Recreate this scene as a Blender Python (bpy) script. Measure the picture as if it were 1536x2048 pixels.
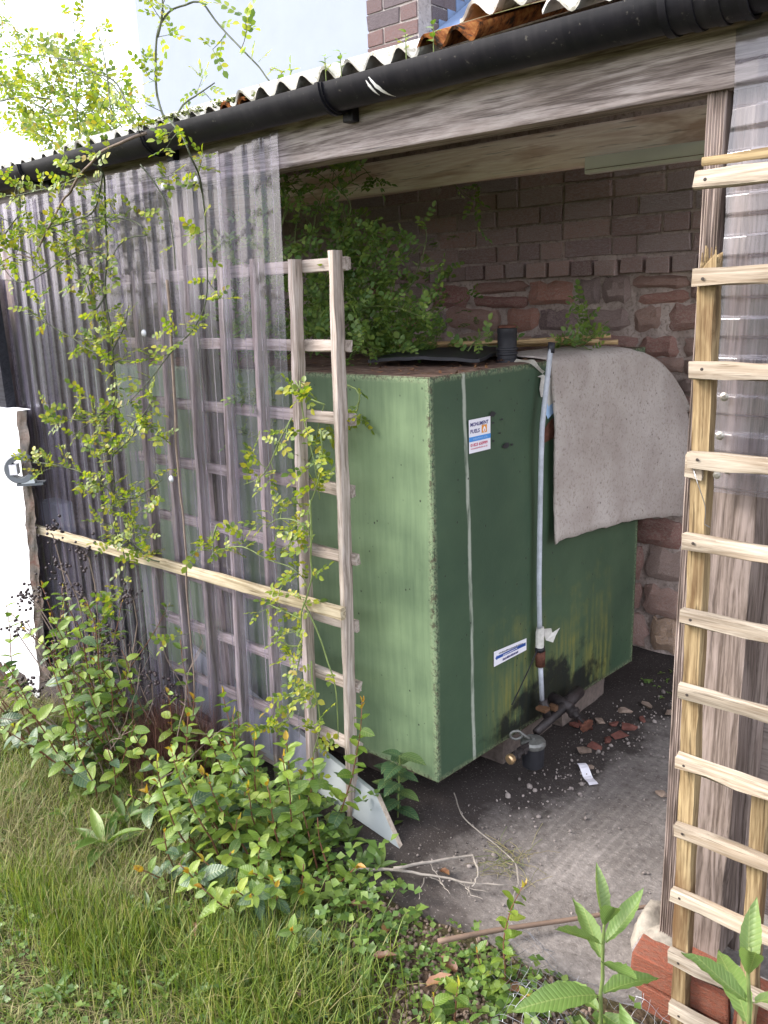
import bpy, bmesh, math, random
import numpy as np
from mathutils import Vector, Matrix, Euler, noise as mnoise

for o in list(bpy.data.objects):
    bpy.data.objects.remove(o)
random.seed(11)
rng = np.random.default_rng(11)
S = bpy.context.scene
COL = S.collection
R = math.radians

# ------------------------------------------------------------------ camera
def camera():
    p, r, y = R(14.82), R(2.155), R(41.27)
    fwd = Vector((-math.sin(y)*math.cos(p), math.cos(y)*math.cos(p), -math.sin(p)))
    right = Vector((math.cos(y), math.sin(y), 0))
    up = right.cross(fwd)
    Rr = math.cos(r)*right - math.sin(r)*up
    Uu = math.sin(r)*right + math.cos(r)*up
    cd = bpy.data.cameras.new('camera')
    cd.sensor_fit = 'VERTICAL'; cd.sensor_height = 36; cd.lens = 1659/2048*36
    cd.clip_start = .05; cd.clip_end = 1500
    c = bpy.data.objects.new('camera', cd); COL.objects.link(c)
    m = Matrix.Identity(4)
    for i in range(3):
        m[i][0], m[i][1], m[i][2] = Rr[i], Uu[i], -fwd[i]
    m[2][3] = 1.6
    c.matrix_world = m
    S.camera = c
camera()

# ------------------------------------------------------------------ sky, sun, exposure
SUN_DIR = Vector((-.62, -.55, .66)).normalized()          # towards the sun
w = bpy.data.worlds.new('World'); S.world = w; w.use_nodes = True
nt = w.node_tree; nt.nodes.clear()
sky = nt.nodes.new('ShaderNodeTexSky'); sky.sky_type = 'NISHITA'; sky.sun_disc = False
sky.sun_elevation = math.asin(SUN_DIR.z); sky.sun_rotation = math.atan2(SUN_DIR.x, SUN_DIR.y)
sky.air_density = 1.0; sky.dust_density = 4.0; sky.ozone_density = 1.0
white = nt.nodes.new('ShaderNodeMix'); white.data_type = 'RGBA'; white.inputs[0].default_value = .6
white.inputs[7].default_value = (8.6, 8.8, 9.6, 1)        # thin white cloud over the whole sky
bg = nt.nodes.new('ShaderNodeBackground'); bg.inputs[1].default_value = .125
ow = nt.nodes.new('ShaderNodeOutputWorld')
nt.links.new(sky.outputs[0], white.inputs[6]); nt.links.new(white.outputs[2], bg.inputs[0])
nt.links.new(bg.outputs[0], ow.inputs[0])
sl = bpy.data.lights.new('sun', 'SUN'); sl.energy = 1.4; sl.angle = R(20); sl.color = (1, .96, .90)
so = bpy.data.objects.new('sun', sl); COL.objects.link(so)
so.rotation_euler = (-SUN_DIR).to_track_quat('-Z', 'Y').to_euler(); so.location = (0, 0, 8)
S.view_settings.view_transform = 'Standard'; S.view_settings.look = 'None'
S.view_settings.gamma = 1; S.view_settings.use_curve_mapping = False
S.view_settings.exposure = 1.95
S.render.engine = 'CYCLES'
S.cycles.max_bounces = 8; S.cycles.diffuse_bounces = 4; S.cycles.glossy_bounces = 3
S.cycles.transparent_max_bounces = 16; S.cycles.transmission_bounces = 3
S.cycles.caustics_reflective = False; S.cycles.caustics_refractive = False

# ------------------------------------------------------------------ material helpers
class NB:
    def __init__(s, name):
        s.m = bpy.data.materials.new(name); s.m.use_nodes = True
        s.t = s.m.node_tree; s.t.nodes.clear()
        s.out = s.n('OutputMaterial')
    def n(s, k, **kw):
        x = s.t.nodes.new('ShaderNode'+k)
        for a, b in kw.items(): setattr(x, a, b)
        return x
    def l(s, a, b): s.t.links.new(a, b)
    def val(s, x, sock):
        if hasattr(x, 'is_linked'): s.l(x, sock)
        else: sock.default_value = x
    def obj(s, rand=0):
        tc = s.n('TexCoord')
        if not rand: return tc.outputs['Object']
        oi = s.n('ObjectInfo')
        mu = s.math('MULTIPLY', oi.outputs['Random'], rand)
        ad = s.n('VectorMath', operation='ADD'); s.l(tc.outputs['Object'], ad.inputs[0]); s.l(mu, ad.inputs[1])
        return ad.outputs[0]
    def math(s, op, a, b=0., c=None, clamp=False):
        x = s.n('Math', operation=op); x.use_clamp = clamp
        s.val(a, x.inputs[0]); s.val(b, x.inputs[1])
        if c is not None: s.val(c, x.inputs[2])
        return x.outputs[0]
    def map(s, v, sc=(1, 1, 1), loc=(0, 0, 0)):
        x = s.n('Mapping'); s.l(v, x.inputs[0]); x.inputs[3].default_value = sc; x.inputs[1].default_value = loc
        return x.outputs[0]
    def noise(s, v, sc=5., det=4., rough=.55, dist=0.):
        x = s.n('TexNoise'); s.l(v, x.inputs['Vector']); x.inputs['Scale'].default_value = sc
        x.inputs['Detail'].default_value = det; x.inputs['Roughness'].default_value = rough
        x.inputs['Distortion'].default_value = dist
        return x.outputs[0]
    def voro(s, v, sc, feat='F1'):
        x = s.n('TexVoronoi', feature=feat); s.l(v, x.inputs['Vector']); x.inputs['Scale'].default_value = sc
        return x.outputs[0]
    def ramp(s, f, stops):
        x = s.n('ValToRGB'); s.l(f, x.inputs[0]); e = x.color_ramp.elements
        while len(e) < len(stops): e.new(.5)
        for el, (p, c) in zip(e, stops):
            el.position = p; el.color = (c, c, c, 1) if isinstance(c, (int, float)) else (*c, 1)
        return x.outputs[0]
    def mix(s, f, a, b, bt='MIX'):
        x = s.n('Mix', data_type='RGBA', blend_type=bt); s.val(f, x.inputs[0])
        for q, sock in ((a, x.inputs[6]), (b, x.inputs[7])):
            if hasattr(q, 'is_linked'): s.l(q, sock)
            else: sock.default_value = (*q, 1)
        return x.outputs[2]
    def sep(s, v):
        x = s.n('SeparateXYZ'); s.l(v, x.inputs[0]); return x.outputs
    def bump(s, h, strength=.3, dist=.01, nrm=None):
        x = s.n('Bump'); s.l(h, x.inputs['Height']); x.inputs['Strength'].default_value = strength
        x.inputs['Distance'].default_value = dist
        if nrm: s.l(nrm, x.inputs['Normal'])
        return x.outputs[0]
    def pbsdf(s, col, rough=.8, nrm=None, spec=.4, metal=0.):
        x = s.n('BsdfPrincipled')
        if hasattr(col, 'is_linked'): s.l(col, x.inputs['Base Color'])
        else: x.inputs['Base Color'].default_value = (*col, 1)
        s.val(rough, x.inputs['Roughness']); s.val(metal, x.inputs['Metallic'])
        x.inputs['Specular IOR Level'].default_value = spec
        if nrm: s.l(nrm, x.inputs['Normal'])
        return x.outputs[0]
    def done(s, sh):
        s.l(sh, s.out.inputs[0]); return s.m

def m_wood(name, dark, light, stain=None, stain_amt=.5, grain=1., rough=.85, spec=.25, weather=None, bump=.35):
    b = NB(name); v = b.obj(17.)
    kd = b.voro(b.map(v, (2.1, 9, 9)), 1.); kn = b.ramp(kd, [(.05, 1.), (.17, 0.)])
    off = b.n('VectorMath', operation='SCALE'); b.l(v, off.inputs[0]); off.inputs['Scale'].default_value = 1.
    warp = b.n('VectorMath', operation='ADD'); b.l(v, warp.inputs[0]); cb = b.n('CombineXYZ'); b.l(b.math('MULTIPLY', kn, .012), cb.inputs[1]); b.l(b.math('MULTIPLY', kn, .012), cb.inputs[2]); b.l(cb.outputs[0], warp.inputs[1])
    wv_ = warp.outputs[0]
    g1 = b.noise(b.map(wv_, (6, 95*grain, 95*grain)), 1., 5, .62, .5)
    g2 = b.noise(b.map(wv_, (16, 430*grain, 430*grain)), 1., 3, .65)
    g0 = b.noise(b.map(wv_, (2.6, 26*grain, 26*grain)), 1., 3, .55, .4)
    ringv = b.noise(b.map(wv_, (.5, 9, 9)), 1.3, 2, .5, .8)
    ring = b.math('SINE', b.math('MULTIPLY', ringv, 62.))
    g = b.math('ADD', b.math('MULTIPLY', g1, .42), b.math('ADD', b.math('MULTIPLY', g2, .34), b.math('MULTIPLY', g0, .2)))
    g = b.math('ADD', g, b.math('MULTIPLY', ring, .055))
    c = b.ramp(g, [(.36, dark), (.58, light)])
    ck = b.noise(b.map(wv_, (5, 150*grain, 150*grain)), 1., 4, .6, .3)
    c = b.mix(b.math('MULTIPLY', b.ramp(ck, [(.60, 0.), (.68, 1.)]), .75), c, tuple(x*.35 for x in dark))
    c = b.mix(b.math('MULTIPLY', kn, .75), c, tuple(x*.5 for x in dark))
    big = b.noise(v, 2.2, 4, .6)
    c = b.mix(b.math('MULTIPLY', b.ramp(big, [(.4, 0.), (.68, 1.)]), .2), c, tuple(x*.55 for x in dark))
    if weather:
        wv = b.noise(b.map(v, (7, 30, 30)), 1., 5, .65)
        c = b.mix(b.math('MULTIPLY', b.math('MULTIPLY', b.ramp(wv, [(.42, 0.), (.62, 1.)]), b.ramp(g, [(.42, .1), (.54, 1.)])), .55), c, weather)
    if stain:
        sv = b.noise(b.map(v, (2.2, 14, 14)), 1., 4, .6, .6)
        c = b.mix(b.math('MULTIPLY', b.ramp(sv, [(.5, 0.), (.62, 1.)]), stain_amt), c, stain)
    oi = b.n('ObjectInfo')
    hs = b.n('HueSaturation'); b.l(c, hs.inputs['Color'])
    b.l(b.math('ADD', .84, b.math('MULTIPLY', oi.outputs['Random'], .32)), hs.inputs['Value'])
    return b.done(b.pbsdf(hs.outputs[0], rough, b.bump(g, bump, .004), spec))

M = {}
M['beam'] = m_wood('weathered_beam_wood', (.10, .08, .075), (.34, .29, .28), weather=(.46, .42, .42), stain=(.10, .075, .06), stain_amt=.3)
M['post'] = m_wood('post_wood', (.10, .075, .062), (.30, .24, .21), weather=(.33, .27, .25), bump=.5)
M['pale_beam'] = m_wood('pale_beam_wood', (.72, .58, .49), (.88, .78, .70), stain=(.32, .16, .09), stain_amt=.6, grain=.7)
M['trellis'] = m_wood('trellis_wood', (.17, .135, .11), (.40, .335, .295), weather=(.43, .385, .36))
M['trellis_yellow'] = m_wood('yellow_trellis_wood', (.13, .085, .04), (.34, .255, .14), stain=(.085, .042, .018), stain_amt=.75)
M['rail_pale'] = m_wood('pale_rail_wood', (.19, .15, .11), (.41, .355, .285), stain=(.26, .17, .09), stain_amt=.3)
M['batten'] = m_wood('batten_wood', (.22, .17, .10), (.48, .41, .29), weather=(.46, .40, .30))
M['ply'] = m_wood('plywood', (.21, .165, .145), (.34, .285, .26), grain=.6, weather=(.36, .31, .295), bump=.1)
M['brown_board'] = m_wood('brown_board', (.14, .08, .05), (.34, .23, .17), weather=(.40, .34, .33), bump=.15)
M['dark_board'] = m_wood('dark_board', (.012, .012, .016), (.03, .03, .038))
M['bamboo'] = m_wood('bamboo', (.40, .25, .11), (.62, .44, .24), grain=.5, rough=.5, bump=.1)

def m_plain(name, col, rough=.5, spec=.4, metal=0., var=.15, sc=30., bump=.0):
    b = NB(name); v = b.obj(5.)
    n = b.noise(v, sc, 5, .6)
    n2 = b.noise(v, sc*.12, 3, .6)
    f = b.math('ADD', b.math('MULTIPLY', n, .5), b.math('MULTIPLY', n2, .5))
    c = b.ramp(f, [(.35, tuple(x*(1-var) for x in col)), (.65, tuple(min(1, x*(1+var)) for x in col))])
    return b.done(b.pbsdf(c, rough, b.bump(n, bump, .003) if bump else None, spec, metal))
def m_gutter():
    b = NB('black_gutter_plastic'); v = b.obj(5.); z = b.sep(v)[2]
    n = b.noise(v, 7, 6, .65); n2 = b.noise(v, 60, 4, .7); n3 = b.noise(b.map(v, (50, 6, 6)), 1., 4, .6)
    c = b.ramp(n, [(.35, (.006, .006, .009)), (.65, (.011, .0105, .015))])
    d = b.math('MULTIPLY', b.ramp(b.math('ADD', b.math('MULTIPLY', n, .5), b.math('MULTIPLY', n3, .5)), [(.46, 0.), (.70, 1.)]), .45)
    c = b.mix(d, c, (.035, .033, .034))
    c = b.mix(b.math('MULTIPLY', b.ramp(n2, [(.63, 0.), (.70, 1.)]), .5), c, (.14, .13, .11))
    return b.done(b.pbsdf(c, b.math('ADD', .32, b.math('MULTIPLY', n, .3)), b.bump(n2, .08, .002), .22))
M['gutter'] = m_gutter()
M['rubble_red'] = m_plain('dull_red_brick', (.12, .05, .04), .9, .1, var=.4, sc=60, bump=.5)
M['white_plastic'] = m_plain('white_plastic', (.62, .62, .55), .5, var=.06, sc=8)
M['white_laminate'] = m_plain('white_laminate', (.31, .335, .345), .35, var=.05, sc=6)
M['chip'] = m_plain('chipboard_edge', (.36, .30, .24), .8, var=.4, sc=90)
M['white_chip'] = m_plain('white_scuff', (.8, .8, .8), .7, var=.1)
M['grey_plastic'] = m_plain('grey_plastic', (.13, .14, .155), .45, var=.12)
M['box_plastic'] = m_plain('pale_grey_plastic', (.50, .53, .56), .45, var=.06)
M['black_pipe'] = m_plain('black_pipe', (.016, .016, .02), .5, var=.4, bump=.1)
M['conduit'] = m_plain('grey_conduit', (.40, .42, .47), .45, var=.25, sc=40)
M['iron'] = m_plain('dark_iron', (.028, .022, .022), .55, .5, .3, var=.5, sc=60, bump=.3)
M['iron_nail'] = m_plain('nail_iron', (.03, .022, .018), .7)
M['alu'] = m_plain('cast_aluminium', (.16, .16, .15), .5, .5, .5, var=.4, sc=80, bump=.3)
M['brass'] = m_plain('brass', (.50, .34, .19), .35, .5, .8, var=.2)
M['rust'] = m_plain('rust', (.11, .045, .03), .85, .2, var=.5, sc=70, bump=.4)
M['orange_tape'] = m_plain('orange_tape', (.09, .045, .022), .7, var=.4)
M['paper'] = m_plain('paper', (.55, .53, .49), .8, var=.25, sc=60)
M['white_print'] = m_plain('label_white', (.74, .72, .78), .4, var=.03)
M['navy'] = m_plain('print_navy', (.035, .03, .16), .5, var=.05)
M['blue'] = m_plain('print_blue', (.06, .25, .62), .45, var=.06)
M['pale_blue'] = m_plain('print_pale_blue', (.38, .55, .80), .45, var=.05)
M['red'] = m_plain('print_red', (.50, .025, .09), .5, var=.05)
M['orange'] = m_plain('print_orange', (.70, .27, .03), .5, var=.1)
M['deep_blue'] = m_plain('print_deep_blue', (.02, .07, .30), .45, var=.15)
M['concrete_block'] = m_plain('concrete_block', (.145, .115, .10), .95, .1, var=.35, sc=45, bump=.6)
M['stone_lump'] = m_plain('pale_stone', (.25, .225, .19), .95, .1, var=.4, sc=50, bump=.8)
M['screw'] = m_plain('screw_metal', (.35, .33, .30), .4, .5, .8)
M['cap'] = m_plain('clear_cap', (.55, .55, .60), .2, .6, var=.1)
M['wire'] = m_plain('galvanised_wire', (.22, .225, .24), .4, .5, .7)
M['twig'] = m_plain('dead_twig', (.22, .195, .17), .85, .15, var=.3, sc=60)
M['red_brick'] = m_plain('red_brick', (.27, .085, .055), .75, .25, var=.22, sc=25, bump=.25)
M['grit'] = m_plain('grit', (.22, .19, .175), .95, .1, var=.6, sc=20)
M['debris'] = m_plain('debris', (.20, .15, .12), .95, .1, var=.5, sc=30, bump=.5)
M['berry'] = m_plain('dark_berry', (.022, .012, .014), .45, .4, var=.4)
M['slate'] = m_plain('grey_slate', (.17, .18, .22), .7, .3, var=.2, sc=4)
M['lead'] = m_plain('blue_lead', (.14, .20, .33), .55, .4, var=.3, sc=9)
M['white_render'] = m_plain('white_render', (.275, .305, .385), .9, .1, var=.04, sc=5)
M['dark_eave'] = m_plain('dark_eave', (.02, .02, .025), .7)

def m_brick(name, cols, mortar=None, sc=1.):
    b = NB(name); v = b.obj(23.)
    oi = b.n('ObjectInfo')
    base = b.ramp(oi.outputs['Random'], cols)
    n = b.noise(v, 14*sc, 5, .65); n2 = b.noise(v, 60*sc, 4, .65)
    c = b.mix(b.math('MULTIPLY', b.ramp(n, [(.42, 0.), (.62, 1.)]), .55), base, mortar or (.25, .21, .19))
    c = b.mix(b.math('MULTIPLY', b.ramp(n2, [(.35, 1.), (.5, 0.)]), .5), c, (.035, .025, .025))
    h = b.math('ADD', b.math('MULTIPLY', n, .7), b.math('MULTIPLY', n2, .4))
    return b.done(b.pbsdf(c, .95, b.bump(h, .9, .008), .12))
M['brick'] = m_brick('old_brick', [(0., (.26, .165, .155)), (.3, (.40, .265, .235)), (.6, (.33, .255, .245)), (.85, (.48, .30, .25)), (1., (.29, .20, .205))], (.47, .41, .38))
M['stone'] = m_brick('sandstone_rubble', [(0., (.30, .12, .105)), (.22, (.44, .29, .235)), (.45, (.34, .15, .125)), (.6, (.46, .33, .28)), (.75, (.25, .19, .195)), (.9, (.47, .22, .165)), (1., (.50, .37, .24))], (.50, .39, .34))
M['red_brick'] = m_brick('red_brick', [(0., (.20, .065, .042)), (.5, (.27, .085, .052)), (1., (.24, .095, .06))], (.20, .12, .09))
M['chimney_brick'] = m_brick('house_brick', [(0., (.095, .08, .09)), (.5, (.13, .10, .105)), (.8, (.16, .10, .095)), (1., (.09, .08, .09))], (.16, .14, .145))

def m_mortar(name, c0, c1):
    b = NB(name); v = b.obj()
    n = b.noise(v, 9, 6, .65); n2 = b.noise(v, 70, 4, .65)
    c = b.ramp(n, [(.35, c0), (.65, c1)])
    c = b.mix(b.math('MULTIPLY', b.ramp(n2, [(.36, 1.), (.5, 0.)]), .5), c, tuple(x*.4 for x in c0))
    return b.done(b.pbsdf(c, .97, b.bump(b.math('ADD', n, b.math('MULTIPLY', n2, .4)), .9, .01), .08))
M['mortar'] = m_mortar('wall_mortar', (.34, .265, .23), (.55, .45, .40))
M['pale_mortar'] = m_mortar('pale_mortar', (.26, .23, .22), (.38, .35, .34))

# corrugated clear plastic
def m_clear(name, haze=.10, tint=(.86, .85, .90), dirt=(.40, .38, .42)):
    b = NB(name); v = b.obj(3.)
    fr = b.n('Fresnel'); fr.inputs[0].default_value = 1.5
    f = b.math('MINIMUM', b.math('MULTIPLY', fr.outputs[0], 1.1), .6)
    n = b.noise(b.map(v, (30, 30, 2.2)), 1., 4, .6); n2 = b.noise(v, 3.5, 4, .6)
    hz = b.math('MULTIPLY', b.ramp(b.math('MULTIPLY', b.math('ADD', n, n2), .5), [(.32, .3), (.66, 1.8)]), haze)
    lw = b.n('LayerWeight'); lw.inputs[0].default_value = .5
    # more haze where the sheet is looked through on edge (longer path through the plastic)
    hz = b.math('MULTIPLY', hz, b.math('DIVIDE', .55, b.math('SUBTRACT', 1.06, lw.outputs['Facing'])), clamp=True)
    tr = b.n('BsdfTransparent'); tr.inputs[0].default_value = (*tint, 1)
    df = b.n('BsdfDiffuse'); df.inputs[0].default_value = (*dirt, 1)
    tl = b.n('BsdfTranslucent'); tl.inputs[0].default_value = (*dirt, 1)
    gl = b.n('BsdfGlossy'); gl.inputs['Roughness'].default_value = .13; gl.inputs[0].default_value = (.95, .95, 1, 1)
    dm = b.n('MixShader'); dm.inputs[0].default_value = .45; b.l(df.outputs[0], dm.inputs[1]); b.l(tl.outputs[0], dm.inputs[2])
    a = b.n('MixShader'); b.l(hz, a.inputs[0]); b.l(tr.outputs[0], a.inputs[1]); b.l(dm.outputs[0], a.inputs[2])
    c = b.n('MixShader'); b.l(f, c.inputs[0]); b.l(a.outputs[0], c.inputs[1]); b.l(gl.outputs[0], c.inputs[2])
    return b.done(c.outputs[0])
M['clear'] = m_clear('clear_corrugated_plastic', .115, (.90, .88, .97), (.54, .51, .66))
M['milky'] = m_clear('milky_corrugated_plastic', .34, (.80, .79, .84), (.55, .53, .58))

# leaves
def m_leaf(name, stops, rough=.42, trans=.38, tint=(1.25, 1.35, .55), vein=0, spec=.45):
    b = NB(name)
    oi = b.n('ObjectInfo'); ge = b.n('NewGeometry')
    r = b.math('FRACT', b.math('ADD', oi.outputs['Random'], ge.outputs['Random Per Island']))
    c = b.ramp(r, stops)
    v = b.obj(7.)
    n = b.noise(v, 55, 3, .6)
    c = b.mix(b.math('MULTIPLY', b.ramp(n, [(.45, 0.), (.7, 1.)]), .25), c, (.10, .13, .04))
    bh = b.noise(v, 180, 2, .5); bs = .25
    if vein:
        tc = b.n('TexCoord'); q = b.sep(tc.outputs['Object']); ay = b.math('ABSOLUTE', q[1])
        ph = b.math('MULTIPLY', b.math('SUBTRACT', q[0], b.math('MULTIPLY', ay, .8)), 2*math.pi/vein)
        sn = b.math('POWER', b.math('ABSOLUTE', b.math('SINE', b.math('MULTIPLY', ph, .5))), 6.)
        rib = b.math('LESS_THAN', ay, .0008)
        c = b.mix(b.math('MULTIPLY', b.math('MAXIMUM', rib, b.math('MULTIPLY', sn, .3)), .4), c, (.30, .34, .12))
        bh = b.math('SUBTRACT', b.math('MULTIPLY', bh, .3), sn); bs = .3
    p = b.pbsdf(c, rough, b.bump(bh, bs, .002), spec)
    tl = b.n('BsdfTranslucent')
    b.l(b.mix(1., c, tint, 'MULTIPLY'), tl.inputs[0])
    m = b.n('MixShader'); m.inputs[0].default_value = trans
    b.l(p, m.inputs[1]); b.l(tl.outputs[0], m.inputs[2])
    return b.done(m.outputs[0])
M['rose_leaf'] = m_leaf('rose_leaf', [(0., (.06, .11, .022)), (.3, (.14, .20, .025)), (.65, (.25, .30, .03)), (.94, (.36, .34, .03)), (1., (.24, .16, .03))], trans=.45)
M['rose_leaf_lush'] = m_leaf('rose_leaf_lush', [(0., (.10, .19, .055)), (.5, (.17, .27, .07)), (1., (.25, .33, .075))], trans=.42)
M['hyper_leaf'] = m_leaf('hypericum_leaf', [(0., (.06, .12, .02)), (.35, (.115, .195, .026)), (.75, (.18, .265, .035)), (1., (.26, .32, .05))], trans=.35, vein=.0085)
M['hyper_tip'] = m_leaf('hypericum_tip', [(0., (.33, .25, .02)), (.5, (.34, .17, .02)), (1., (.30, .29, .035))], trans=.3)
M['dark_leaf'] = m_leaf('old_leaf', [(0., (.03, .07, .035)), (.6, (.05, .105, .045)), (1., (.08, .13, .04))], rough=.38, trans=.2, vein=.010)
M['bud_leaf'] = m_leaf('buddleja_leaf', [(0., (.09, .16, .04)), (.5, (.12, .20, .045)), (1., (.15, .22, .07))], rough=.5, trans=.28, vein=.0075)
M['brown_leaf'] = m_leaf('brown_leaf', [(0., (.10, .045, .03)), (.5, (.17, .075, .04)), (1., (.24, .12, .06))], trans=.1, tint=(1, .8, .6))
M['weed'] = m_leaf('weed_leaf', [(0., (.05, .10, .025)), (.5, (.095, .165, .03)), (1., (.15, .215, .045))], trans=.28)
M['grass'] = m_leaf('grass_blade', [(0., (.055, .10, .015)), (.35, (.11, .17, .02)), (.65, (.165, .215, .028)), (.88, (.23, .235, .055)), (1., (.30, .25, .12))], rough=.5, trans=.3)
M['straw'] = m_leaf('straw_blade', [(0., (.17, .14, .06)), (.4, (.27, .23, .11)), (.65, (.15, .17, .045)), (.85, (.11, .15, .03)), (1., (.12, .075, .045))], rough=.7, trans=.2, tint=(1, 1, .8))
M['brown_tuft'] = m_leaf('brown_tuft', [(0., (.05, .02, .018)), (.6, (.10, .035, .028)), (1., (.15, .065, .045))], rough=.8, trans=.1, tint=(1, .8, .7))
M['moss'] = m_leaf('moss', [(0., (.05, .065, .015)), (1., (.11, .12, .03))], rough=.9, trans=.1)
M['cane'] = m_plain('rose_cane', (.055, .065, .035), .6, .3, var=.4, sc=40)
M['old_cane'] = m_plain('old_rose_cane', (.17, .13, .105), .8, .2, var=.35, sc=50)
M['red_stem'] = m_plain('red_stem', (.13, .055, .03), .6, .3, var=.3, sc=40)
M['green_stem'] = m_plain('green_stem', (.12, .16, .05), .6, .3, var=.3, sc=40)

# ------------------------------------------------------------------ geometry helpers
class MB:
    def __init__(s): s.v = []; s.f = []; s.mi = []
    def add(s, v, f, mi=0):
        o = len(s.v); s.v += [tuple(p) for p in v]; s.f += [tuple(i+o for i in q) for q in f]; s.mi += [mi]*len(f)
    def box(s, lo, hi, mi=0, ch=.0):
        x0, y0, z0 = lo; x1, y1, z1 = hi
        if not ch:
            v = [(x, y, z) for z in (z0, z1) for y in (y0, y1) for x in (x0, x1)]
            s.add(v, [(0, 2, 3, 1), (4, 5, 7, 6), (0, 1, 5, 4), (2, 6, 7, 3), (0, 4, 6, 2), (1, 3, 7, 5)], mi); return
        bm = bmesh.new(); bmesh.ops.create_cube(bm, size=1)
        for q in bm.verts: q.co = Vector(((x0+x1)/2+q.co.x*(x1-x0), (y0+y1)/2+q.co.y*(y1-y0), (z0+z1)/2+q.co.z*(z1-z0)))
        bmesh.ops.bevel(bm, geom=bm.edges[:], offset=ch, segments=2, affect='EDGES', profile=.6)
        s.addbm(bm, mi)
    def addbm(s, bm, mi=0):
        bm.verts.index_update()
        s.add([q.co[:] for q in bm.verts], [[q.index for q in f.verts] for f in bm.faces], mi); bm.free()
    def tube(s, pts, rad, n=6, mi=0, cap=True):
        pts = [Vector(p) for p in pts]; k = len(pts)
        rs = rad if isinstance(rad, (list, tuple)) else [rad]*k
        v = []; ref = None
        for i, p in enumerate(pts):
            t = (pts[min(i+1, k-1)]-pts[max(i-1, 0)])
            if t.length < 1e-9: t = Vector((0, 0, 1))
            t.normalize()
            if ref is None: ref = t.orthogonal().normalized()
            ref = (ref-t*ref.dot(t))
            if ref.length < 1e-6: ref = t.orthogonal()
            ref.normalize(); b = t.cross(ref)
            v += [p+(ref*math.cos(2*math.pi*j/n)+b*math.sin(2*math.pi*j/n))*rs[i] for j in range(n)]
        f = [(i*n+j, i*n+(j+1) % n, (i+1)*n+(j+1) % n, (i+1)*n+j) for i in range(k-1) for j in range(n)]
        if cap: f += [tuple(range(n-1, -1, -1)), tuple((k-1)*n+j for j in range(n))]
        s.add(v, f, mi)
    def lathe(s, prof, c, axis, n=16, mi=0):
        """prof: (radius, distance along axis) pairs"""
        a = Vector(axis).normalized(); c = Vector(c); u = a.orthogonal().normalized(); b = a.cross(u)
        v = [c+a*h+(u*math.cos(2*math.pi*j/n)+b*math.sin(2*math.pi*j/n))*max(r, 1e-4) for r, h in prof for j in range(n)]
        k = len(prof)
        f = [(i*n+j, i*n+(j+1) % n, (i+1)*n+(j+1) % n, (i+1)*n+j) for i in range(k-1) for j in range(n)]
        f += [tuple(range(n-1, -1, -1)), tuple((k-1)*n+j for j in range(n))]
        s.add(v, f, mi)
    def mesh(s, name, mats, smooth=False):
        me = bpy.data.meshes.new(name); me.from_pydata(s.v, [], s.f)
        for m in (mats if isinstance(mats, (list, tuple)) else [mats]): me.materials.append(M[m] if isinstance(m, str) else m)
        if any(s.mi): me.polygons.foreach_set('material_index', s.mi)
        if smooth: me.polygons.foreach_set('use_smooth', [True]*len(me.polygons))
        me.update(); return me
    def build(s, name, mats, parent=None, smooth=False):
        return put(name, s.mesh(name, mats, smooth), Matrix.Identity(4), parent)

def put(name, me, mat=None, parent=None):
    """link mesh me with world matrix mat, under an unrotated parent chain"""
    o = bpy.data.objects.new(name, me); COL.objects.link(o)
    m = mat or Matrix.Identity(4)
    if parent:
        o.parent = parent
        L = Vector((0, 0, 0)); q = parent
        m = world_of(parent).inverted() @ m
    o.matrix_basis = m
    return o
def world_of(o):
    m = o.matrix_basis.copy()
    while o.parent: o = o.parent; m = o.matrix_basis @ m
    return m
def tag(o, label=None, cat=None, group=None, kind=None):
    if label: o['label'] = label
    if cat: o['category'] = cat
    if group: o['group'] = group
    if kind: o['kind'] = kind
    return o
def thing(name, loc, label, cat, group=None):
    o = bpy.data.objects.new(name, None); COL.objects.link(o); o.location = loc; o.empty_display_size = .05
    o.matrix_basis = Matrix.Translation(loc)
    return tag(o, label, cat, group)
def smooth_angle(me, ang=35):
    me.polygons.foreach_set('use_smooth', [True]*len(me.polygons))
    try: me.set_sharp_from_angle(angle=R(ang))
    except Exception: pass

def frame(p0, p1, nrm):
    a = (Vector(p1)-Vector(p0)); L = a.length; a.normalize()
    n = Vector(nrm); n = (n-a*n.dot(a)).normalized(); b = n.cross(a)
    m = Matrix.Identity(4)
    for i in range(3): m[i][0], m[i][1], m[i][2], m[i][3] = a[i], b[i], n[i], p0[i]
    return m, L
def board(name, p0, p1, wid, th, mat, parent=None, nrm=(0, -1, 0), ch=.0025, jit=.0012, step=.09, bow=0., rag0=0., rag1=0., seg=None):
    """timber from p0 to p1 (centre line of its front face); nrm points out of that face"""
    m, L = frame(p0, p1, nrm)
    n = max(3, int(L/step)+1); b = MB(); hw = wid/2; v = []
    ph = random.uniform(0, 6)
    cs = [(-hw+ch, 0), (hw-ch, 0), (hw, -ch), (hw, -th+ch), (hw-ch, -th), (-hw+ch, -th), (-hw, -th+ch), (-hw, -ch)]
    k = len(cs)
    for i in range(n):
        t = i/(n-1); x = t*L; off = bow*math.sin(math.pi*t)
        for (y, z) in cs:
            xx = x
            if i == 0 and rag0: xx += random.uniform(-rag0, rag0)
            if i == n-1 and rag1: xx += random.uniform(-rag1, rag1)
            v.append((xx, y+random.gauss(0, jit)+off, z+random.gauss(0, jit)))
    f = [(i*k+j, i*k+(j+1) % k, (i+1)*k+(j+1) % k, (i+1)*k+j) for i in range(n-1) for j in range(k)]
    f += [tuple(range(k-1, -1, -1)), tuple((n-1)*k+j for j in range(k))]
    b.add(v, f)
    me = b.mesh(name, mat); smooth_angle(me, 40)
    return put(name, me, m, parent)

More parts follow.
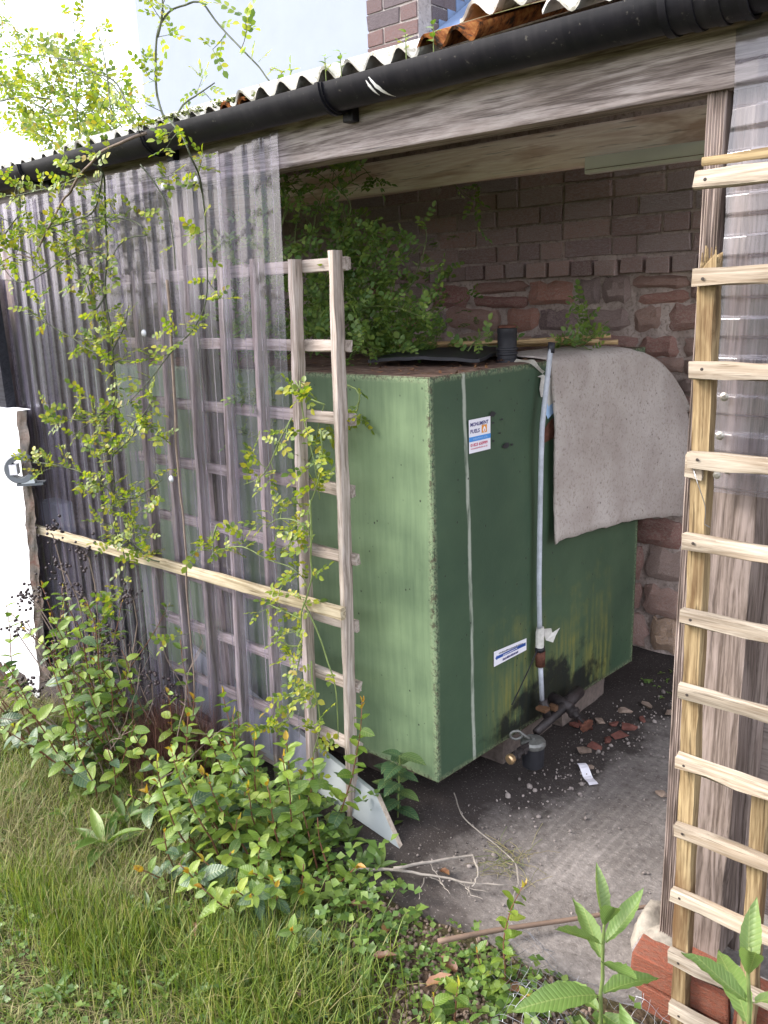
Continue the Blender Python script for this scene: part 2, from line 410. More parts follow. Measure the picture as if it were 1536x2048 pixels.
def bulk(name, tv, tf, mats4, mat, parent=None, smooth=True):
    """one mesh from template (tv, tf) repeated at every 4x4 matrix"""
    tv = np.asarray(tv, float); A = np.asarray(mats4, float); n = len(A); k = len(tv)
    hv = np.c_[tv, np.ones(k)]
    V = np.einsum('nij,kj->nki', A, hv)[:, :, :3].reshape(-1, 3)
    fl = []; ls = []
    lens = np.array([len(q) for q in tf]); flat = np.concatenate([np.array(q) for q in tf])
    F = (flat[None, :]+(np.arange(n)*k)[:, None]).ravel()
    tot = np.tile(lens, n); start = np.r_[0, np.cumsum(tot)[:-1]]
    me = bpy.data.meshes.new(name)
    me.vertices.add(len(V)); me.vertices.foreach_set('co', V.ravel().astype(np.float32))
    me.loops.add(len(F)); me.loops.foreach_set('vertex_index', F.astype(np.int32))
    me.polygons.add(len(tot)); me.polygons.foreach_set('loop_start', start.astype(np.int32)); me.polygons.foreach_set('loop_total', tot.astype(np.int32))
    if smooth: me.polygons.foreach_set('use_smooth', np.ones(len(tot), bool))
    me.materials.append(M[mat]); me.update(calc_edges=True); me.validate()
    return put(name, me, None, parent)

def catmull(pts, step):
    P = [Vector(p) for p in pts]
    if len(P) < 3:
        out = []; L = (P[1]-P[0]).length; n = max(1, int(L/step))
        return [P[0].lerp(P[1], i/n) for i in range(n+1)]
    out = []
    for i in range(len(P)-1):
        a, b, c, d = P[max(i-1, 0)], P[i], P[i+1], P[min(i+2, len(P)-1)]
        n = max(1, int((c-b).length/step))
        for j in range(n):
            t = j/n
            out.append(.5*((2*b)+(c-a)*t+(2*a-5*b+4*c-d)*t*t+(3*b-a-3*c+d)*t**3))
    out.append(P[-1]); return out
# ================================================================== GROUND
def gz(x, y):
    """height of the garden soil"""
    h = -.035+.022*mnoise.noise(Vector((x*2.3, y*2.3, 0)))+.012*mnoise.noise(Vector((x*7, y*7, 3)))
    if x > -1.0: h -= .03*min(1, (x+1.0)/.5)
    if x < -2.6: h -= .05*min(1, (-2.6-x)/.6)
    return h
def slab_front(x):
    """front edge of the concrete floor"""
    pts = [(-4, 1.50), (-1.9, 1.50), (-1.5, 1.45), (-1.27, 1.452), (-1.13, 1.475), (-1.03, 1.497), (-.87, 1.505), (-.7, 1.53), (-.5, 1.62), (.6, 1.66)]
    for (a, b), (c, d) in zip(pts, pts[1:]):
        if a <= x <= c: return b+(d-b)*(x-a)/(c-a)
    return 1.5
def ground():
    xs = np.concatenate([[-300, -60, -15, -7], np.linspace(-4.6, .9, 140), [3, 10, 40, 300]])
    ys = np.concatenate([[-300, -60, -15, -4], np.linspace(-.6, 1.75, 75), [2.2, 3.6, 8, 40, 300]])
    nx, ny = len(xs), len(ys)
    v = [(x, y, (gz(x, y) if -4.7 < x < 1 and -.7 < y < 1.76 else -.06)) for y in ys for x in xs]
    f = [(j*nx+i, j*nx+i+1, (j+1)*nx+i+1, (j+1)*nx+i) for j in range(ny-1) for i in range(nx-1)]
    b = MB(); b.add(v, f)
    n = NB('garden_soil'); o = n.obj()
    a = n.noise(o, 3.5, 5, .6); d = n.noise(o, 38, 5, .65); e = n.voro(o, 60)
    c = n.ramp(d, [(.35, (.035, .023, .017)), (.55, (.085, .058, .04)), (.72, (.15, .11, .08))])
    c = n.mix(n.math('MULTIPLY', n.ramp(a, [(.42, 0.), (.6, 1.)]), .6), c, (.055, .065, .02))
    far = n.math('GREATER_THAN', n.math('ABSOLUTE', n.sep(o)[1]), 5.)
    c = n.mix(far, c, (.07, .10, .035))
    M['soil'] = n.done(n.pbsdf(c, .97, n.bump(n.math('ADD', d, n.math('MULTIPLY', e, .5)), .8, .02), .1))
    tag(b.build('ground', 'soil', smooth=True), kind='structure')
    # concrete floor of the lean-to
    b = MB(); X = np.linspace(-4.2, .7, 120); ny = 60
    top = []
    for i, x in enumerate(X):
        y0 = slab_front(x)+.006*mnoise.noise(Vector((x*14, 0, 0)))+.012*mnoise.noise(Vector((x*4, 5, 0)))
        for j in range(ny):
            y = y0+(3.42-y0)*(j/(ny-1))**1.25
            z = .004*mnoise.noise(Vector((x*6, y*6, 0)))+.002*mnoise.noise(Vector((x*25, y*25, 2)))
            rid = max(0., 1-abs((x+1.0)/.33)**2)*max(0., 1-abs((y-2.0)/.42)**2)
            z += rid*.004*math.sin(x*2*math.pi/.03+.6*mnoise.noise(Vector((x*5, y*4, 0))))
            top.append((x, y, z if j else z-.006))
    n = len(X)
    f = [(i*ny+j, (i+1)*ny+j, (i+1)*ny+j+1, i*ny+j+1) for i in range(n-1) for j in range(ny-1)]
    skirt = [(top[i*ny][0], top[i*ny][1]-.004, -.12) for i in range(n)]
    b.add(top+skirt, f+[(n*ny+i, n*ny+i+1, (i+1)*ny, i*ny) for i in range(n-1)])
    q = NB('concrete_floor'); o = q.obj(); s = q.sep(o)
    a = q.noise(o, 4.5, 6, .62); d = q.noise(o, 46, 5, .65); g = q.noise(o, 140, 3, .6)
    c = q.ramp(q.math('ADD', q.math('MULTIPLY', a, .55), q.math('MULTIPLY', d, .45)), [(.34, (.095, .082, .076)), (.5, (.155, .138, .128)), (.64, (.24, .215, .20))])
    # oil and leaf-mould staining beside the tank, with shade at its front painted in
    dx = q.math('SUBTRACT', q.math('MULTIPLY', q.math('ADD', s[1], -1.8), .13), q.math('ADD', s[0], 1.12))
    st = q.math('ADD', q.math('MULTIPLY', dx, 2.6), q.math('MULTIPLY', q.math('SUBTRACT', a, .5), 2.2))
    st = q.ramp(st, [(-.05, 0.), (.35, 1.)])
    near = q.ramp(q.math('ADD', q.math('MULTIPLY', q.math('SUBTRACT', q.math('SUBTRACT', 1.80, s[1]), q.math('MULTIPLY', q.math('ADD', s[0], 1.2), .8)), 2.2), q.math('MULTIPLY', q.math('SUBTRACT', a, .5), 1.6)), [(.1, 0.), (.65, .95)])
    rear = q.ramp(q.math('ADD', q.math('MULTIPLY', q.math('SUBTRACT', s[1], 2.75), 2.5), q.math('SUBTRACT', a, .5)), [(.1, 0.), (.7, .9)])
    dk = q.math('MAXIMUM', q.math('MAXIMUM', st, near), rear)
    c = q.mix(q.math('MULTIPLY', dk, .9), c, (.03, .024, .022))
    # dark lines painted in as the shade of the tamped grooves
    gm = q.math('MULTIPLY', q.math('SUBTRACT', 1., q.math('POWER', q.math('DIVIDE', q.math('ADD', s[0], 1.0), .36), 2.), clamp=True), q.math('SUBTRACT', 1., q.math('POWER', q.math('DIVIDE', q.math('ADD', s[1], -2.02), .48), 2.), clamp=True))
    gs = q.math('SINE', q.math('ADD', q.math('MULTIPLY', s[0], 2*math.pi/.03), q.math('MULTIPLY', a, 11.)))
    c = q.mix(q.math('MULTIPLY', q.math('MULTIPLY', q.ramp(gs, [(.2, .30), (.8, 0.)]), gm), q.ramp(d, [(.35, .5), (.6, 1.)])), c, (.055, .048, .046))
    c = q.mix(q.math('MULTIPLY', q.ramp(g, [(.62, 0.), (.7, 1.)]), .35), c, (.45, .40, .37))
    c = q.mix(q.math('MULTIPLY', q.ramp(d, [(.32, 1.), (.42, 0.)]), .35), c, (.05, .04, .035))
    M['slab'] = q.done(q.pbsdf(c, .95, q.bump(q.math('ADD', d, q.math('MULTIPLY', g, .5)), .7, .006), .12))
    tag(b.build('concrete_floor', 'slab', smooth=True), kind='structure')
ground()

# ================================================================== WALLS OF THE LEAN-TO
def stone_mesh(i):
    r = random.Random(100+i); bm = bmesh.new()
    bmesh.ops.create_grid(bm, x_segments=5, y_segments=4, size=.5)
    vs = {q: q.co.copy() for q in bm.verts}
    for q in bm.verts:
        x, y = q.co.x, q.co.y
        e = max(abs(x), abs(y))*2
        rr = (abs(2*x)**9+abs(2*y)**9)**(1/9)
        k = 1/max(rr, 1e-3) if e > .95 else 1
        q.co.x = x*k*(1+r.uniform(-.16, .07)); q.co.y = y*k*(1+r.uniform(-.24, .10))
        q.co.z = (0 if e > .95 else .72+.28*r.random()) if e > .95 else .75+r.uniform(-.3, .25)
    g = bmesh.ops.extrude_edge_only(bm, edges=[e for e in bm.edges if e.is_boundary])
    for q in g['geom']:
        if isinstance(q, bmesh.types.BMVert): q.co.z -= 1.6; q.co.x *= 1.03; q.co.y *= 1.03
    b = MB(); b.addbm(bm); me = b.mesh('stone', 'stone'); smooth_angle(me, 50); return me
STONES = [stone_mesh(i) for i in range(14)]
def brick_mesh(i, mat, soft=.006):
    r = random.Random(300+i); bm = bmesh.new(); bmesh.ops.create_cube(bm, size=1)
    for q in bm.verts: q.co = Vector((q.co.x+r.uniform(-.02, .02), q.co.y+r.uniform(-.012, .012), q.co.z+r.uniform(-.05, .05)))
    bmesh.ops.bevel(bm, geom=bm.edges[:], offset=.022, segments=1, affect='EDGES')
    b = MB(); b.addbm(bm); me = b.mesh('brick', mat); smooth_angle(me, 30); return me
BRICKS = [brick_mesh(i, 'brick') for i in range(7)]
CBRICKS = [brick_mesh(i+20, 'chimney_brick') for i in range(4)]
def brick_at(me, cx, cy, cz, lx, ly, lz, parent, rz=0.):
    m = Matrix.Translation((cx, cy, cz)) @ Matrix.Rotation(rz, 4, 'Z') @ Matrix.Diagonal((lx, ly, lz, 1))
    return put('brick', me, m, parent)

YW = 3.36
wall = thing('rear_wall', (-2, YW, 0), 'old rear wall of red sandstone rubble with brick courses above, behind the tank', 'wall')
def rear_wall():
    b = MB()                                                    # mortar body, rough front
    xs = np.linspace(-3.9, .8, 150); zs = np.linspace(-.1, 2.72, 90); v = []
    for z in zs:
        for x in xs:
            y = YW+.010*mnoise.noise(Vector((x*9, z*9, 0)))+.012*mnoise.noise(Vector((x*3, z*3, 7)))
            if z > 1.70: y += .02
            v.append((x, y, z))
    n = len(xs)
    f = [(j*n+i, j*n+i+1, (j+1)*n+i+1, (j+1)*n+i) for j in range(len(zs)-1) for i in range(n-1)]
    b.add(v, f); b.box((-3.9, YW+.05, -.1), (.8, YW+.35, 2.72))
    o = b.build('mortar', 'mortar', wall, True)
    r = random.Random(5); z = .0; cnt = 0
    while z < 1.60:                                             # rubble
        h = r.choice([.07, .09, .11, .14, .17]); h = min(h, 1.63-z)
        x = -3.05-r.random()*.2
        while x < -.55:
            L = r.uniform(.10, .34) if h > .09 else r.uniform(.12, .26)
            if r.random() < .22 and h > .11:                    # two thin stones in one course
                for k in range(2):
                    hh = h/2-.008
                    m = Matrix.Translation((x+L/2, YW-.002-r.random()*.010, z+hh/2+k*(hh+.012))) @ Matrix.Rotation(R(90), 4, 'X') @ Matrix.Rotation(r.uniform(-.06, .06), 4, 'Z') @ Matrix.Diagonal((L-.008, hh, .013, 1))
                    put('stone', r.choice(STONES), m, wall)
            else:
                m = Matrix.Translation((x+L/2+r.uniform(-.01, .01), YW-.000-r.random()*.014, z+h/2+r.uniform(-.008, .008))) @ Matrix.Rotation(R(90), 4, 'X') @ Matrix.Rotation(r.uniform(-.09, .09), 4, 'Z') @ Matrix.Diagonal((L-r.uniform(.008, .03), h-r.uniform(.002, .014), .015, 1))
                put('stone', r.choice(STONES), m, wall)
            x += L
        z += h+.004
    x = -3.0                                                    # projecting header course
    while x < -.6:
        L = .105 if x < -1.35 else .2
        brick_at(r.choice(BRICKS), x+L/2, YW+.035, 1.668+r.uniform(-.004, .004), L-.009, .16+r.uniform(-.02, .02), .062, wall, r.uniform(-.03, .03))
        x += L+.004
    z = 1.715; row = 0
    while z < 2.12:                                             # stretcher courses
        x = -3.1+(.11 if row % 2 else 0)
        while x < -.6:
            L = .215 if r.random() < .78 else .105
            brick_at(r.choice(BRICKS), x+L/2, YW+.06+r.uniform(-.005, .004), z+.034, L-.004, .1, .066, wall, r.uniform(-.012, .012))
            x += L+.009
        z += .0765; row += 1
rear_wall()
b = MB(); b.add([(x, y, z) for x in (-4.15, -3.92) for y, z in ((1.66, -.3), (YW+.3, -.3), (YW+.3, 2.70), (1.66, 2.06))], [(0, 1, 2, 3), (7, 6, 5, 4), (0, 4, 5, 1), (1, 5, 6, 2), (2, 6, 7, 3), (3, 7, 4, 0)]); tag(b.build('side_wall', 'mortar'), 'plain mortared end wall closing the far left of the lean-to', 'wall')

# ================================================================== TIMBERS
def tboard(name, *a, label, cat, group=None, **k):
    return tag(board(name, *a, **k), label, cat, group)
tboard('front_beam', (-4.0, 1.63, 2.005), (.6, 1.63, 2.0), .145, .07, 'beam', label='weathered grey eaves beam running beneath the black gutter', cat='beam', ch=.004, jit=.0005, step=.4)
tboard('rear_beam', (-4.0, 2.55, 2.026), (-.1, 2.55, 2.022), .116, .075, 'pale_beam', label='pale pinkish beam with brown water stains spanning the bay above the tank', cat='beam', ch=.008, jit=.0012, step=.35)
st = tboard('trunking', (-1.318, 2.505, 1.957), (-.30, 2.505, 1.956), .048, .035, 'white_plastic', label='cream plastic trunking strip fixed beneath the pale rear beam', cat='trunking', ch=.002, jit=.0003)
b = MB(); b.box((-1.315, 2.5035, 1.9425), (-.31, 2.506, 1.9445)); b.build('groove', 'debris', st)
for i, x in enumerate((-3.35, -2.75, -2.15, -1.55, -.95, -.35)):
    tboard('rafter', (x, 1.72, 2.085), (x, 3.33, 2.57), .045, .08, 'beam', label='rough rafter in the gloom under the corrugated roof', cat='rafter', group='rafters under the roof', nrm=(0, -.3, 1))
tboard('back_post', (-2.315, 1.705, -.06), (-2.315, 1.705, 1.93), .085, .075, 'post', label='grey upright post behind the clear sheets left of the tank', cat='post')
tboard('corner_post', (-3.52, 1.69, -.1), (-3.50, 1.69, 1.93), .07, .07, 'post', label='grey upright post at the far left end of the clear sheets', cat='post')
# right post: a ridged batten fixed beside a square post
rp = thing('door_post', (-.56, 1.66, .07), 'tall grey timber post with a ridged edge standing on pale stone right of the tank', 'post')
def ridged(name, x0, x1, y0, y1, z0, z1, parent):
    b = MB(); prof = []; n = 7
    for i in range(n*2+1):
        x = x0+(x1-x0)*i/(n*2); prof.append((x, y0+(.0 if i % 2 else .0035)))
    prof += [(x1, y1), (x0, y1)]
    zs = np.linspace(z0, z1, 24); k = len(prof)
    m, L = frame((x0, y0, z0), (x0, y0, z1), (0, -1, 0)); mi = m.inverted()
    v = [mi @ Vector((p[0]+random.gauss(0, .0004)+.0012*math.sin(z*5), p[1]+random.gauss(0, .0006), z)) for z in zs for p in prof]
    f = [(i*k+j, i*k+(j+1) % k, (i+1)*k+(j+1) % k, (i+1)*k+j) for i in range(len(zs)-1) for j in range(k)]
    f += [tuple(range(k-1, -1, -1)), tuple((len(zs)-1)*k+j for j in range(k))]
    b.add(v, f); return put(name, b.mesh(name, 'post'), m, parent)
ridged('ridged_batten', -.624, -.588, 1.644, 1.752, .075, 2.02, rp)
board('upright', (-.536, 1.663, .09), (-.530, 1.663, 1.93), .096, .09, 'post', rp, jit=.002)
# boarding behind the right-hand trellis
pb = tboard('plywood_panel', (-.50, 1.80, .66), (-.02, 1.80, .66), 1.02, .012, 'ply', label='pinkish grey plywood sheet standing behind the right-hand trellis', cat='panel', jit=.0005)
tboard('brown_board', (-.50, 1.79, 1.60), (-.02, 1.79, 1.60), .78, .015, 'brown_board', label='streaky brown board seen through the milky plastic sheet', cat='board', jit=.0005)
tboard('stud', (-.475, 1.775, .05), (-.47, 1.775, 1.99), .035, .05, 'post', nrm=(1, -.2, 0), label='dark narrow stud between the ridged post and the plywood', cat='post')
for i, (x, y, z, sx, sy, sz, lab) in enumerate(((-.60, 1.66, .045, .075, .055, .065, 'pale rough stone lump under the foot of the ridged post'),
        (-.655, 1.70, .045, .05, .07, .075, 'pale broken stone leaning at the left of the post foot'),
        (-.47, 1.64, .04, .055, .05, .055, 'grey rounded stone sitting on the red bricks behind the trellis'))):
    bm = bmesh.new(); bmesh.ops.create_icosphere(bm, subdivisions=3, radius=1)
    for q in bm.verts:
        d = q.co*1.0; s = 1+.28*mnoise.noise(d*1.1+Vector((i*9, 0, 0)))+.1*mnoise.noise(d*3.5)
        q.co = Vector((x+d.x*sx*s, y+d.y*sy*s, z+max(d.z, -.95)*sz*s))
    b = MB(); b.addbm(bm); tag(b.build('stone', 'stone_lump', None, True), lab, 'stone')
rbw = thing('brick_footing', (-.5, 1.6, -.12), 'low footing of smooth red bricks under the right-hand trellis', 'footing')
rb = [brick_mesh(40+i, 'red_brick') for i in range(3)]
for me in rb: pass
for row, (z, x0) in enumerate(((.058, -.655), (-.022, -.655), (-.10, -.70))):
    x = x0
    while x < .35:
        L = .225
        brick_at(rb[(row+int(x*10)) % 3], x+L/2, 1.615, z, L, .105, .068, rbw)
        x += L+.012
b = MB(); b.box((-.66, 1.58, -.16), (.4, 1.68, .085)); b.build('mortar', 'pale_mortar', rbw)

# ================================================================== CORRUGATED CLEAR SHEETS
def box_profile(t):
    """one rib of a box-profile sheet, t in 0..1 -> 0..1 height"""
    t = t % 1
    P = ((0., 0.), (.38, 0.), (.395, .035), (.41, .12), (.425, .27), (.455, .73), (.47, .88), (.485, .965), (.50, 1.), (.88, 1.), (.895, .965), (.91, .88), (.925, .73), (.955, .27), (.97, .12), (.985, .035), (1., 0.))
    for (a, p), (c, q) in zip(P, P[1:]):
        if a <= t <= c: return p+(q-p)*(t-a)/(c-a)
    return 0.
def corr_points(L, pitch=.0725, ph=0.):
    xs = {0., L}
    k = 0
    for i in range(-1, int(L/pitch)+2):
        for q in (0., .38, .395, .41, .425, .455, .47, .485, .50, .88, .895, .91, .925, .955, .97, .985): 
            x = (i+q-ph)*pitch
            if 0 < x < L: xs.add(round(x, 5))
    return sorted(xs)
def clear_sheet(name, x0, x1, zt, zb, y0, y1, mat, label, ph=0., amp=.0095, tilt=0., wave=.003, group=None, ztr=0.):
    L = x1-x0; xs = corr_points(L, ph=ph); nz = 26; v = []
    for j in range(nz):
        t = j/(nz-1)
        for x in xs:
            u = x/L
            zz = zt+(ztr*u)+(zb-zt-ztr*u)*t
            y = y0+(y1-y0)*t-amp*box_profile(x/.0725+ph)+wave*mnoise.noise(Vector((x*2.5, t*2.2, x0*3)))+.0012*mnoise.noise(Vector((x*30, t*9, 1)))
            xx = x0+x+tilt*t+.004*mnoise.noise(Vector((x*3, t*3, 9)))
            v.append((xx, y, zz))
    n = len(xs)
    f = [(j*n+i, (j+1)*n+i, (j+1)*n+i+1, j*n+i+1) for j in range(nz-1) for i in range(n-1)]
    b = MB(); b.add(v, f); me = b.mesh(name, mat); smooth_angle(me, 5)
    return tag(put(name, me), label, 'plastic sheet', group)
clear_sheet('corrugated_sheet', -2.00, -1.725, 1.985, .12, 1.612, 1.606, 'clear', 'narrow clear corrugated sheet, its top corner poking up beside the open bay', .1, tilt=-.05, ztr=.035)
clear_sheet('corrugated_sheet', -2.56, -1.955, 1.995, .09, 1.596, 1.590, 'clear', 'clear corrugated sheet crossed by the hanging rose stem with dark leaves', .35, tilt=-.05)
clear_sheet('corrugated_sheet', -3.10, -2.50, 1.985, .03, 1.612, 1.606, 'clear', 'clear corrugated sheet behind the densest column of rose leaves', .6, tilt=-.07)
clear_sheet('corrugated_sheet', -3.56, -3.04, 1.975, .0, 1.596, 1.590, 'clear', 'clear corrugated sheet beside the white wall, over the pale junction box', .2, tilt=-.07)
for (x, y, z) in ((-2.335, 1.585, 1.02), (-2.06, 1.587, 1.93), (-2.22, 1.587, 1.93), (-2.62, 1.60, 1.92), (-2.86, 1.60, 1.92), (-2.40, 1.583, 1.50)):
    sh_ = [o for o in COL.objects if o.name.startswith('corrugated_sheet')][1 if x > -2.5 else 2]
    b = MB(); b.lathe([(.012, 0), (.012, .002), (.008, .006), (.003, .008)], (x, y, z), (0, -1, 0), 12); b.build('screw_cap', 'cap', sh_, True)
def right_sheet():
    x0, x1, z0, z1 = -.572, .5, 1.195, 2.02; xs = corr_points(z1-z0, ph=.3); nx = 26; v = []
    for z in xs:
        for i in range(nx):
            u = i/(nx-1); x = x0+(x1-x0)*u
            fade = min(1, u/.045)                               # ribs run out at the flattened end
            y = 1.628-.011*box_profile(z/.0725+.3)*fade+.004*mnoise.noise(Vector((x*4, z*3, 2)))
            v.append((x+.004*mnoise.noise(Vector((z*9, 0, 4)))*(1-u), y, z0+z))
    f = [(j*nx+i, j*nx+i+1, (j+1)*nx+i+1, (j+1)*nx+i) for j in range(len(xs)-1) for i in range(nx-1)]
    b = MB(); b.add(v, f); me = b.mesh('corrugated_sheet', 'milky'); smooth_angle(me, 5)
    o = tag(put('corrugated_sheet', me), 'milky corrugated sheet with level ribs nailed across the right-hand post', 'plastic sheet')
    for (x, z) in ((-.545, 1.385), (-.548, 1.31), (-.53, 1.245), (-.35, 1.46)):
        b = MB(); b.lathe([(.007, 0), (.0085, .002), (.004, .004)], (x, 1.613, z), (0, -1, 0), 12)
        b.build('screw', 'screw', o)
right_sheet()

# ================================================================== TRELLISES
def left_trellis(stiles, x0, x1, z0, label, ragged=True, zt=1.70, skip=()):
    t = thing('wooden_trellis', ((x0+x1)/2, 1.64, z0), label, 'trellis')
    for i, (xa, xb) in enumerate(stiles):
        board('stile', (xa, 1.62, z0+random.uniform(0, .03)), (xb, 1.62, zt+random.uniform(-.008, .012)), .022, .036, 'trellis', t, bow=random.uniform(-.003, .003), step=.07)
    for i, z in enumerate((1.674, 1.466, 1.26, 1.058, .855, .646, .446, .236, .04)):
        if i in skip: continue
        board('rail', (x0, 1.655, z+random.uniform(-.004, .004)), (x1-.036*(1.7-z)/1.7+random.uniform(-.010, .005), 1.655, z+random.uniform(-.004, .004)), .034, .02, 'trellis', t, step=.07, rag1=.009 if i in (6, 7) else .002)
    return t
left_trellis([(-1.616, -1.574), (-1.793, -1.727), (-1.958, -1.887), (-2.140, -2.036), (-2.30, -2.20), (-2.45, -2.345), (-2.615, -2.49)], -2.63, -1.553, -.03, 'weathered square trellis whose bare end post stands before the open bay')
tboard('batten', (-3.43, 1.549, .694), (-1.535, 1.549, .731), .036, .02, 'batten', label='long pale batten nailed aslant across the clear sheets', cat='batten', step=.06, jit=.001)

rt = thing('wooden_trellis', (-.3, 1.55, -.1), 'yellow-stained trellis with pale rails nailed in front of the milky sheet', 'trellis')
def right_trellis():
    s = board('stile', (-.527, 1.537, -.12), (-.565, 1.537, 1.628), .034, .032, 'trellis_yellow', rt, step=.05, rag1=.02)
    for k in range(6):                                          # splintered rotten top
        x = -.580+k*.006
        b = MB(); b.tube([(x, 1.55, 1.60), (x+random.uniform(-.004, .004), 1.55+random.uniform(-.01, .01), 1.63+random.uniform(.005, .03))], [.004, .0012], 5)
        b.build('splinter', 'trellis_yellow', rt)
    board('stile', (-.385, 1.537, -.12), (-.400, 1.537, .62), .034, .032, 'trellis_yellow', rt, step=.05)
    board('stile', (-.22, 1.537, -.12), (-.235, 1.537, 1.7), .034, .032, 'trellis_yellow', rt, step=.05)
    for z, xl in ((1.768, -.588), (1.606, -.583), (1.442, -.578), (1.278, -.573), (1.118, -.573), (.965, -.568), (.805, -.564), (.648, -.561), (.488, -.556), (.328, -.553), (.172, -.551), (.035, -.543)):
        board('rail', (xl, 1.514, z), (.25, 1.514, z+random.uniform(-.004, .004)), .030, .020, 'rail_pale', rt, step=.06, rag0=.002, jit=.0014)
        b = MB(); b.lathe([(.0030, 0), (.0030, .0008), (.0015, .0012)], (xl+.021+random.uniform(-.004, .004), 1.5135, z+random.uniform(-.005, .004)), (0, -1, 0), 10)
        b.build('nail', 'iron_nail', rt)
    board('strip', (-.578, 1.516, 1.797), (.25, 1.512, 1.802), .014, .014, 'trellis_yellow', rt, step=.05, jit=.0016)
    board('block', (-.580, 1.525, 1.263), (-.548, 1.525, 1.263), .046, .02, 'rail_pale', rt)
    for (x, z) in ((-.556, 1.2515), (-.522, 1.2505)):
        b = MB(); b.lathe([(.0065, 0), (.0075, .003), (.003, .004)], (x, 1.535, z), (0, -1, 0), 14); b.build('screw', 'screw', rt)
    b = MB(); b.tube(catmull([(-.566, 1.528, 1.262), (-.55, 1.515, 1.235), (-.535, 1.52, 1.19), (-.537, 1.528, 1.155), (-.528, 1.53, 1.15)], .01), .0008, 4); b.build('wire', 'wire', rt)
right_trellis()

# ================================================================== GUTTER
gut = thing('gutter', (-1.5, 1.53, 2.03), 'black plastic half-round gutter along the eaves with white scuffs', 'gutter')
GY, GZ, GR = 1.565, 2.072, .052
def gzc(x): return GZ+.002*(x+1)
def half(x0, x1, r, mat, name, t=.003, a0=-.06, a1=math.pi+.06, n=14, sag=0.):
    b = MB(); xs = np.linspace(x0, x1, max(2, int((x1-x0)/.25)+2)); v = []; k = n+1
    for x in xs:
        for rr in (r, r-t):
            for j in range(k):
                a = a0+(a1-a0)*j/n
                v.append((x, GY+rr*math.cos(a), gzc(x)-rr*math.sin(a)))
    f = []
    for i in range(len(xs)-1):
        o, q = i*2*k, (i+1)*2*k
        for j in range(n): f += [(o+j, o+j+1, q+j+1, q+j), (o+k+j+1, o+k+j, q+k+j, q+k+j+1)]
        f += [(o, q, q+k, o+k), (o+k-1, o+2*k-1, q+2*k-1, q+k-1)]
    for o, s in ((0, 1), ((len(xs)-1)*2*k, -1)):
        for j in range(n): f.append((o+j, o+k+j, o+k+j+1, o+j+1) if s > 0 else (o+j+1, o+k+j+1, o+k+j, o+j))
    b.add(v, f); me = b.mesh(name, mat); smooth_angle(me, 40); return put(name, me, None, gut)
half(-4.2, -.62, GR, 'gutter', 'trough')
half(-.60, .8, GR, 'gutter', 'trough')
half(-.665, -.535, GR+.005, 'gutter', 'union')
for x in (-.667, -.622, -.580, -.537): half(x, x+.014, GR+.008, 'gutter', 'clip', t=.005)
for x in (-2.95, -2.215, -1.49):
    half(x, x+.022, GR+.005, 'gutter', 'bracket', t=.005)
    half(x+.005, x+.015, GR+.009, 'gutter', 'bracket_rib', t=.004)
    b = MB(); b.box((x-.004, 1.604, gzc(x)-.07), (x+.03, 1.628, gzc(x)-.005), ch=.003); b.build('bracket_plate', 'gutter', gut)
for (xa, xb, aa, ab, wd) in ((-1.325, -1.285, .55*math.pi, .93*math.pi, .006), (-1.335, -1.318, .66*math.pi, .90*math.pi, .004)):
    b = MB(); n = 14; v = []
    for i in range(n+1):
        t = i/n; a = ab+(aa-ab)*t; x = xa+(xb-xa)*t; ww = wd*(.25+math.sin(math.pi*min(1, t*1.1))*.9)*(.7+.3*random.random())
        for s in (-1, 1): v.append((x+s*ww, GY+(GR+.0007)*math.cos(a), gzc(x)-(GR+.0007)*math.sin(a)))
    b.add(v, [(2*i, 2*i+1, 2*i+3, 2*i+2) for i in range(n)]); b.build('scuff', 'white_chip', gut)

# ================================================================== ROOF
def m_roof():
    b = NB('fibre_cement_roof'); v = b.obj(9.); y = b.sep(v)[1]
    n = b.noise(v, 5, 5, .62); n2 = b.noise(v, 45, 4, .65)
    c = b.ramp(n, [(.35, (.44, .42, .37)), (.6, (.66, .64, .60))])
    c = b.mix(b.math('MULTIPLY', b.ramp(n2, [(.52, 0.), (.64, 1.)]), .55), c, (.13, .12, .06))
    e = b.math('ADD', b.math('MULTIPLY', y, 16.), b.math('MULTIPLY', b.math('SUBTRACT', n2, .5), 2.2))
    c = b.mix(b.ramp(e, [(.1, .8), (.6, 0.)]), c, (.16, .14, .07))
    return b.done(b.pbsdf(c, .95, b.bump(n2, .4, .004), .1))
M['roof'] = m_roof()
def m_rroof():
    b = NB('rusty_roof'); v = b.obj(9.)
    n2 = b.noise(v, 40, 4, .65)
    c = b.ramp(n2, [(.38, (.02, .013, .008)), (.52, (.17, .055, .015)), (.70, (.28, .13, .04))])
    return b.done(b.pbsdf(c, .95, b.bump(n2, .4, .004), .1))
M['rust_roof'] = m_rroof()
SLOPE = math.atan2(.615, 1.85)
